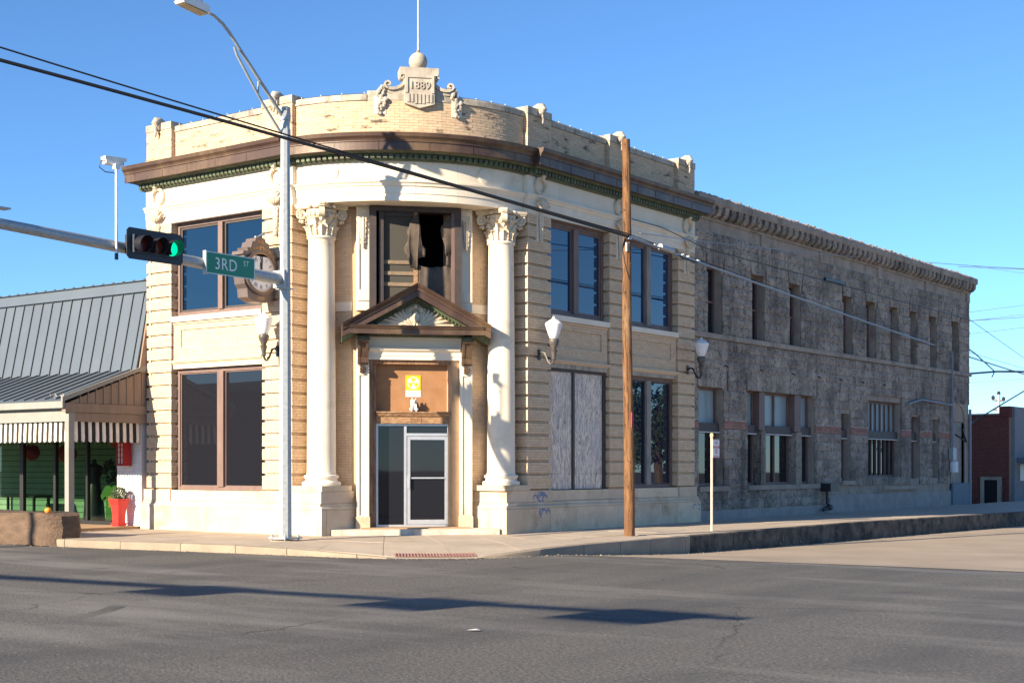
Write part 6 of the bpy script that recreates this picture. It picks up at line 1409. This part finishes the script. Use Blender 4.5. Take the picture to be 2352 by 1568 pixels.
# ------------------------------------------------------------------ grit in the gutter, litter, string lights
gr = MB(); rg = random.Random(21)
for i in range(1500):
    s_ = rg.uniform(17, 62); k, b, _ = kb(s_); k = Vector(k); d = (k - Vector(b)).normalized(); p_ = k + d * abs(rg.gauss(0, .16) + .03); r_ = rg.uniform(.004, .016) * (1.6 if rg.random() < .06 else 1)
    gr.ell((p_.x, p_.y, zr(p_.y) + .008 + r_ * .4), (r_, r_ * rg.uniform(.6, 1), r_ * .6), None, 5, 3, rg.random())
gr.obj('gutter_grit', mat('grit', (.34, .28, .21), (.18, .15, .12), .95, 30., var=.4), None, label='scattered grit and small stones along the gutter', category='grit', kind='stuff')
LITT = mat('dry_leaf', (.20, .12, .05), (.13, .08, .035), .9, 9.); PAPER = mat('paper_scrap', (.62, .60, .56), None, .9)
for k, (x, y, z, m_, sz, lb) in enumerate(((.35, 5.0, .012, LITT, .035, 'single dry leaf on the sidewalk below the blue paint'), (2.2, 3.2, .012, LITT, .04, 'single dry leaf on the sidewalk left of the wooden pole'), (10.6, -11.5, -.158, PAPER, .07, 'white paper scrap on the road right of centre'), (.25, 7.6, .012, PAPER, .04, 'tiny white scrap against the bank base behind the wooden pole'))):
    o = MB().add([(-sz, -sz * .6, 0), (sz * .8, -sz * .5, .008), (sz, sz * .5, .0), (sz * .1, sz * .7, .014), (-sz * .9, sz * .4, .004)], [(0, 1, 2, 3, 4)]).obj(('dry_leaf', 'paper_scrap')[m_ is PAPER], m_, None, label=lb, category='litter', group='litter'); o.location = (x, y, z)
sl = thing('string_lights', 'string of small clear bulbs along the top of the bank parapet', 'string lights', (-4.2, 4.2, 10.2))
BUL = MB().ell((0, 0, .02), (.015, .015, .022), None, 6, 5).mesh('bulb'); BUL.materials.append(SIGNS)
for mp, u0, u1, w_, z_ in ((LF, -8.1, -5.0, -.15, 10.195), (AF, A0 + .2, AR * R(30), -.03, 10.195), (AF, AR * R(62), A1 - .2, -.03, 10.195), (RF, 5.3, 7.8, -.15, 10.195), (RF, 8.9, 11.4, -.15, 10.195)):
    n = int((u1 - u0) / .42); pts_l = []
    for i in range(n + 1):
        u = u0 + (u1 - u0) * i / n; o = link('bulb', BUL, None, sl); o.matrix_parent_inverse = Matrix.Translation((4.2, -4.2, -10.2)); o.location = mp.pt(u, w_, z_ + .01); pts_l.append(mp.pt(u, w_, z_ + .012))
    o = MB().tube(pts_l, .007, 5).obj('light_cord', CABLE, sl); o.matrix_parent_inverse = Matrix.Translation((4.2, -4.2, -10.2))
# ------------------------------------------------------------------ background right
rb = thing('red_brick_building', 'low dark red brick building beyond the stone building at the right edge', 'building', (-3, 46, 0))
def rb_(name, m, fn): mb = MB(); fn(mb); o = mb.obj(name, m, rb); o.matrix_parent_inverse = Matrix.Translation((3, -46, 0)); return o
rb_('side_wall', MORTAR, lambda mb: mb.box(-14, -1.02, 44.02, 58, -.4, 4.0))
BB = Pieces(); bricks(BB, Line(0, 44.0, 0), -5.2, -1.0, -.4, 4.02, w=0, h=.09, L=.28, gap=.012); BB.build('brick', DREDBR, rb, 'side_brickwork', 120)
for o in rb.children:
    if o.name.startswith(('brick', 'side_brick')): o.matrix_parent_inverse = Matrix.Translation((3, -46, 0))
rb_('parapet_step', DREDBR, lambda mb: mb.box(-1.45, -.95, 43.98, 58, 3.9, 4.42)); rb_('coping', STONES, lambda mb: mb.box(-14, -1.45, 43.95, 44.3, 4.02, 4.09))
rb_('front_wall', mat('pale_painted_brick', (.24, .245, .26), (.20, .205, .22), .85, 3.), lambda mb: mb.box(-1.02, -.82, 44.3, 60, -.4, 4.40)); rb_('front_canopy', BLUED, lambda mb: mb.box(-.8, .9, 44.6, 60, 1.75, 2.0)); rb_('shop_window', GLASSP, lambda mb: mb.box(-.83, -.78, 45.0, 47.5, .9, 1.7))
rb_('door_surround', STONES, lambda mb: [mb.box(-2.3, -2.12, 43.85, 44.0, -.4, .95), mb.box(-1.5, -1.32, 43.85, 44.0, -.4, .95), mb.box(-2.3, -1.32, 43.85, 44.0, .95, 1.1)]); rb_('doorway', INTER, lambda mb: mb.box(-2.12, -1.5, 43.9, 43.99, -.4, .95))
dp = thing('distant_power_pole', 'distant power pole with crossarms above the red brick building', 'pole', at(2291, 1050, 120)[:])
B_ = at(2291, 1060, 120); T_ = at(2294, 905, 120)
rel(dp, 'pole_shaft', GALV, lambda mb: mb.tube([B_, T_], .13, 8)); rel(dp, 'crossarm', WOODG, lambda mb: mb.tube([at(2279, 918, 120), at(2306, 921, 120)], .08, 6)); rel(dp, 'crossarm', WOODG, lambda mb: mb.tube([at(2280, 940, 120), at(2304, 941, 120)], .08, 6))
for u, v in ((2281, 913), (2294, 903), (2305, 916)): rel(dp, 'insulator', BLACK, lambda mb: mb.ell(at(u, v, 120), (.16, .16, .2)))
# ------------------------------------------------------------------ things seen only in the window reflections
def tree(label, x, y, h, r_, sd):
    t = thing('street_tree', label, 'tree', (x, y, -.5), 'trees across the side street'); rd = random.Random(sd)
    mb = MB(); mb.tube([(0, 0, 0), (.1, 0, h * .3), (0, .1, h * .6)], [.3, .22, .12], 8)
    for k in range(6): q = k * 1.05; mb.tube([(0, 0, h * .3), (math.cos(q) * r_ * .4, math.sin(q) * r_ * .4, h * .55), (math.cos(q) * r_ * .7, math.sin(q) * r_ * .7, h * .7)], [.12, .08, .03], 6)
    link('trunk', mb.mesh('trunk', True), BARK, t); mb = MB()
    for k in range(16): leafball(mb, 170, r_ * .36, .16, sd * 31 + k, (rd.uniform(-.7, .7) * r_, rd.uniform(-.7, .7) * r_, h * rd.uniform(.45, .95)), .4)
    link('crown', mb.mesh('crown'), LEAFT, t)
tree('leafy tree across the side street reflected in the bank windows', 17, 40, 7.5, 3.2, 1); tree('second leafy tree across the side street reflected in the windows', 22, 47, 6.5, 3.4, 2); tree('leafy tree further down the side street reflected in the stone building windows', 16, 62, 7, 3.5, 3)
ob = thing('corner_store', 'brick store diagonally across the street seen only in window reflections', 'building', (-32, -26, 0))
def ob_(name, m, fn): mb = MB(); fn(mb); o = mb.obj(name, m, ob); o.matrix_parent_inverse = Matrix.Translation((32, 26, 0)); return o
ob_('wall', DREDBR, lambda mb: mb.box(-44, -25, -40, -19, -.3, 5.2)); ob_('cornice', STONES, lambda mb: mb.box(-44.2, -24.8, -40.2, -18.8, 4.9, 5.3))
for k in range(4): ob_('window', DARKF, lambda mb: mb.box(-25, -24.95, -37 + k * 4.6, -35 + k * 4.6, 3.3, 4.5)); ob_('shop_window', GLASSP, lambda mb: mb.box(-25, -24.94, -38 + k * 4.6, -34.6 + k * 4.6, .4, 2.8))
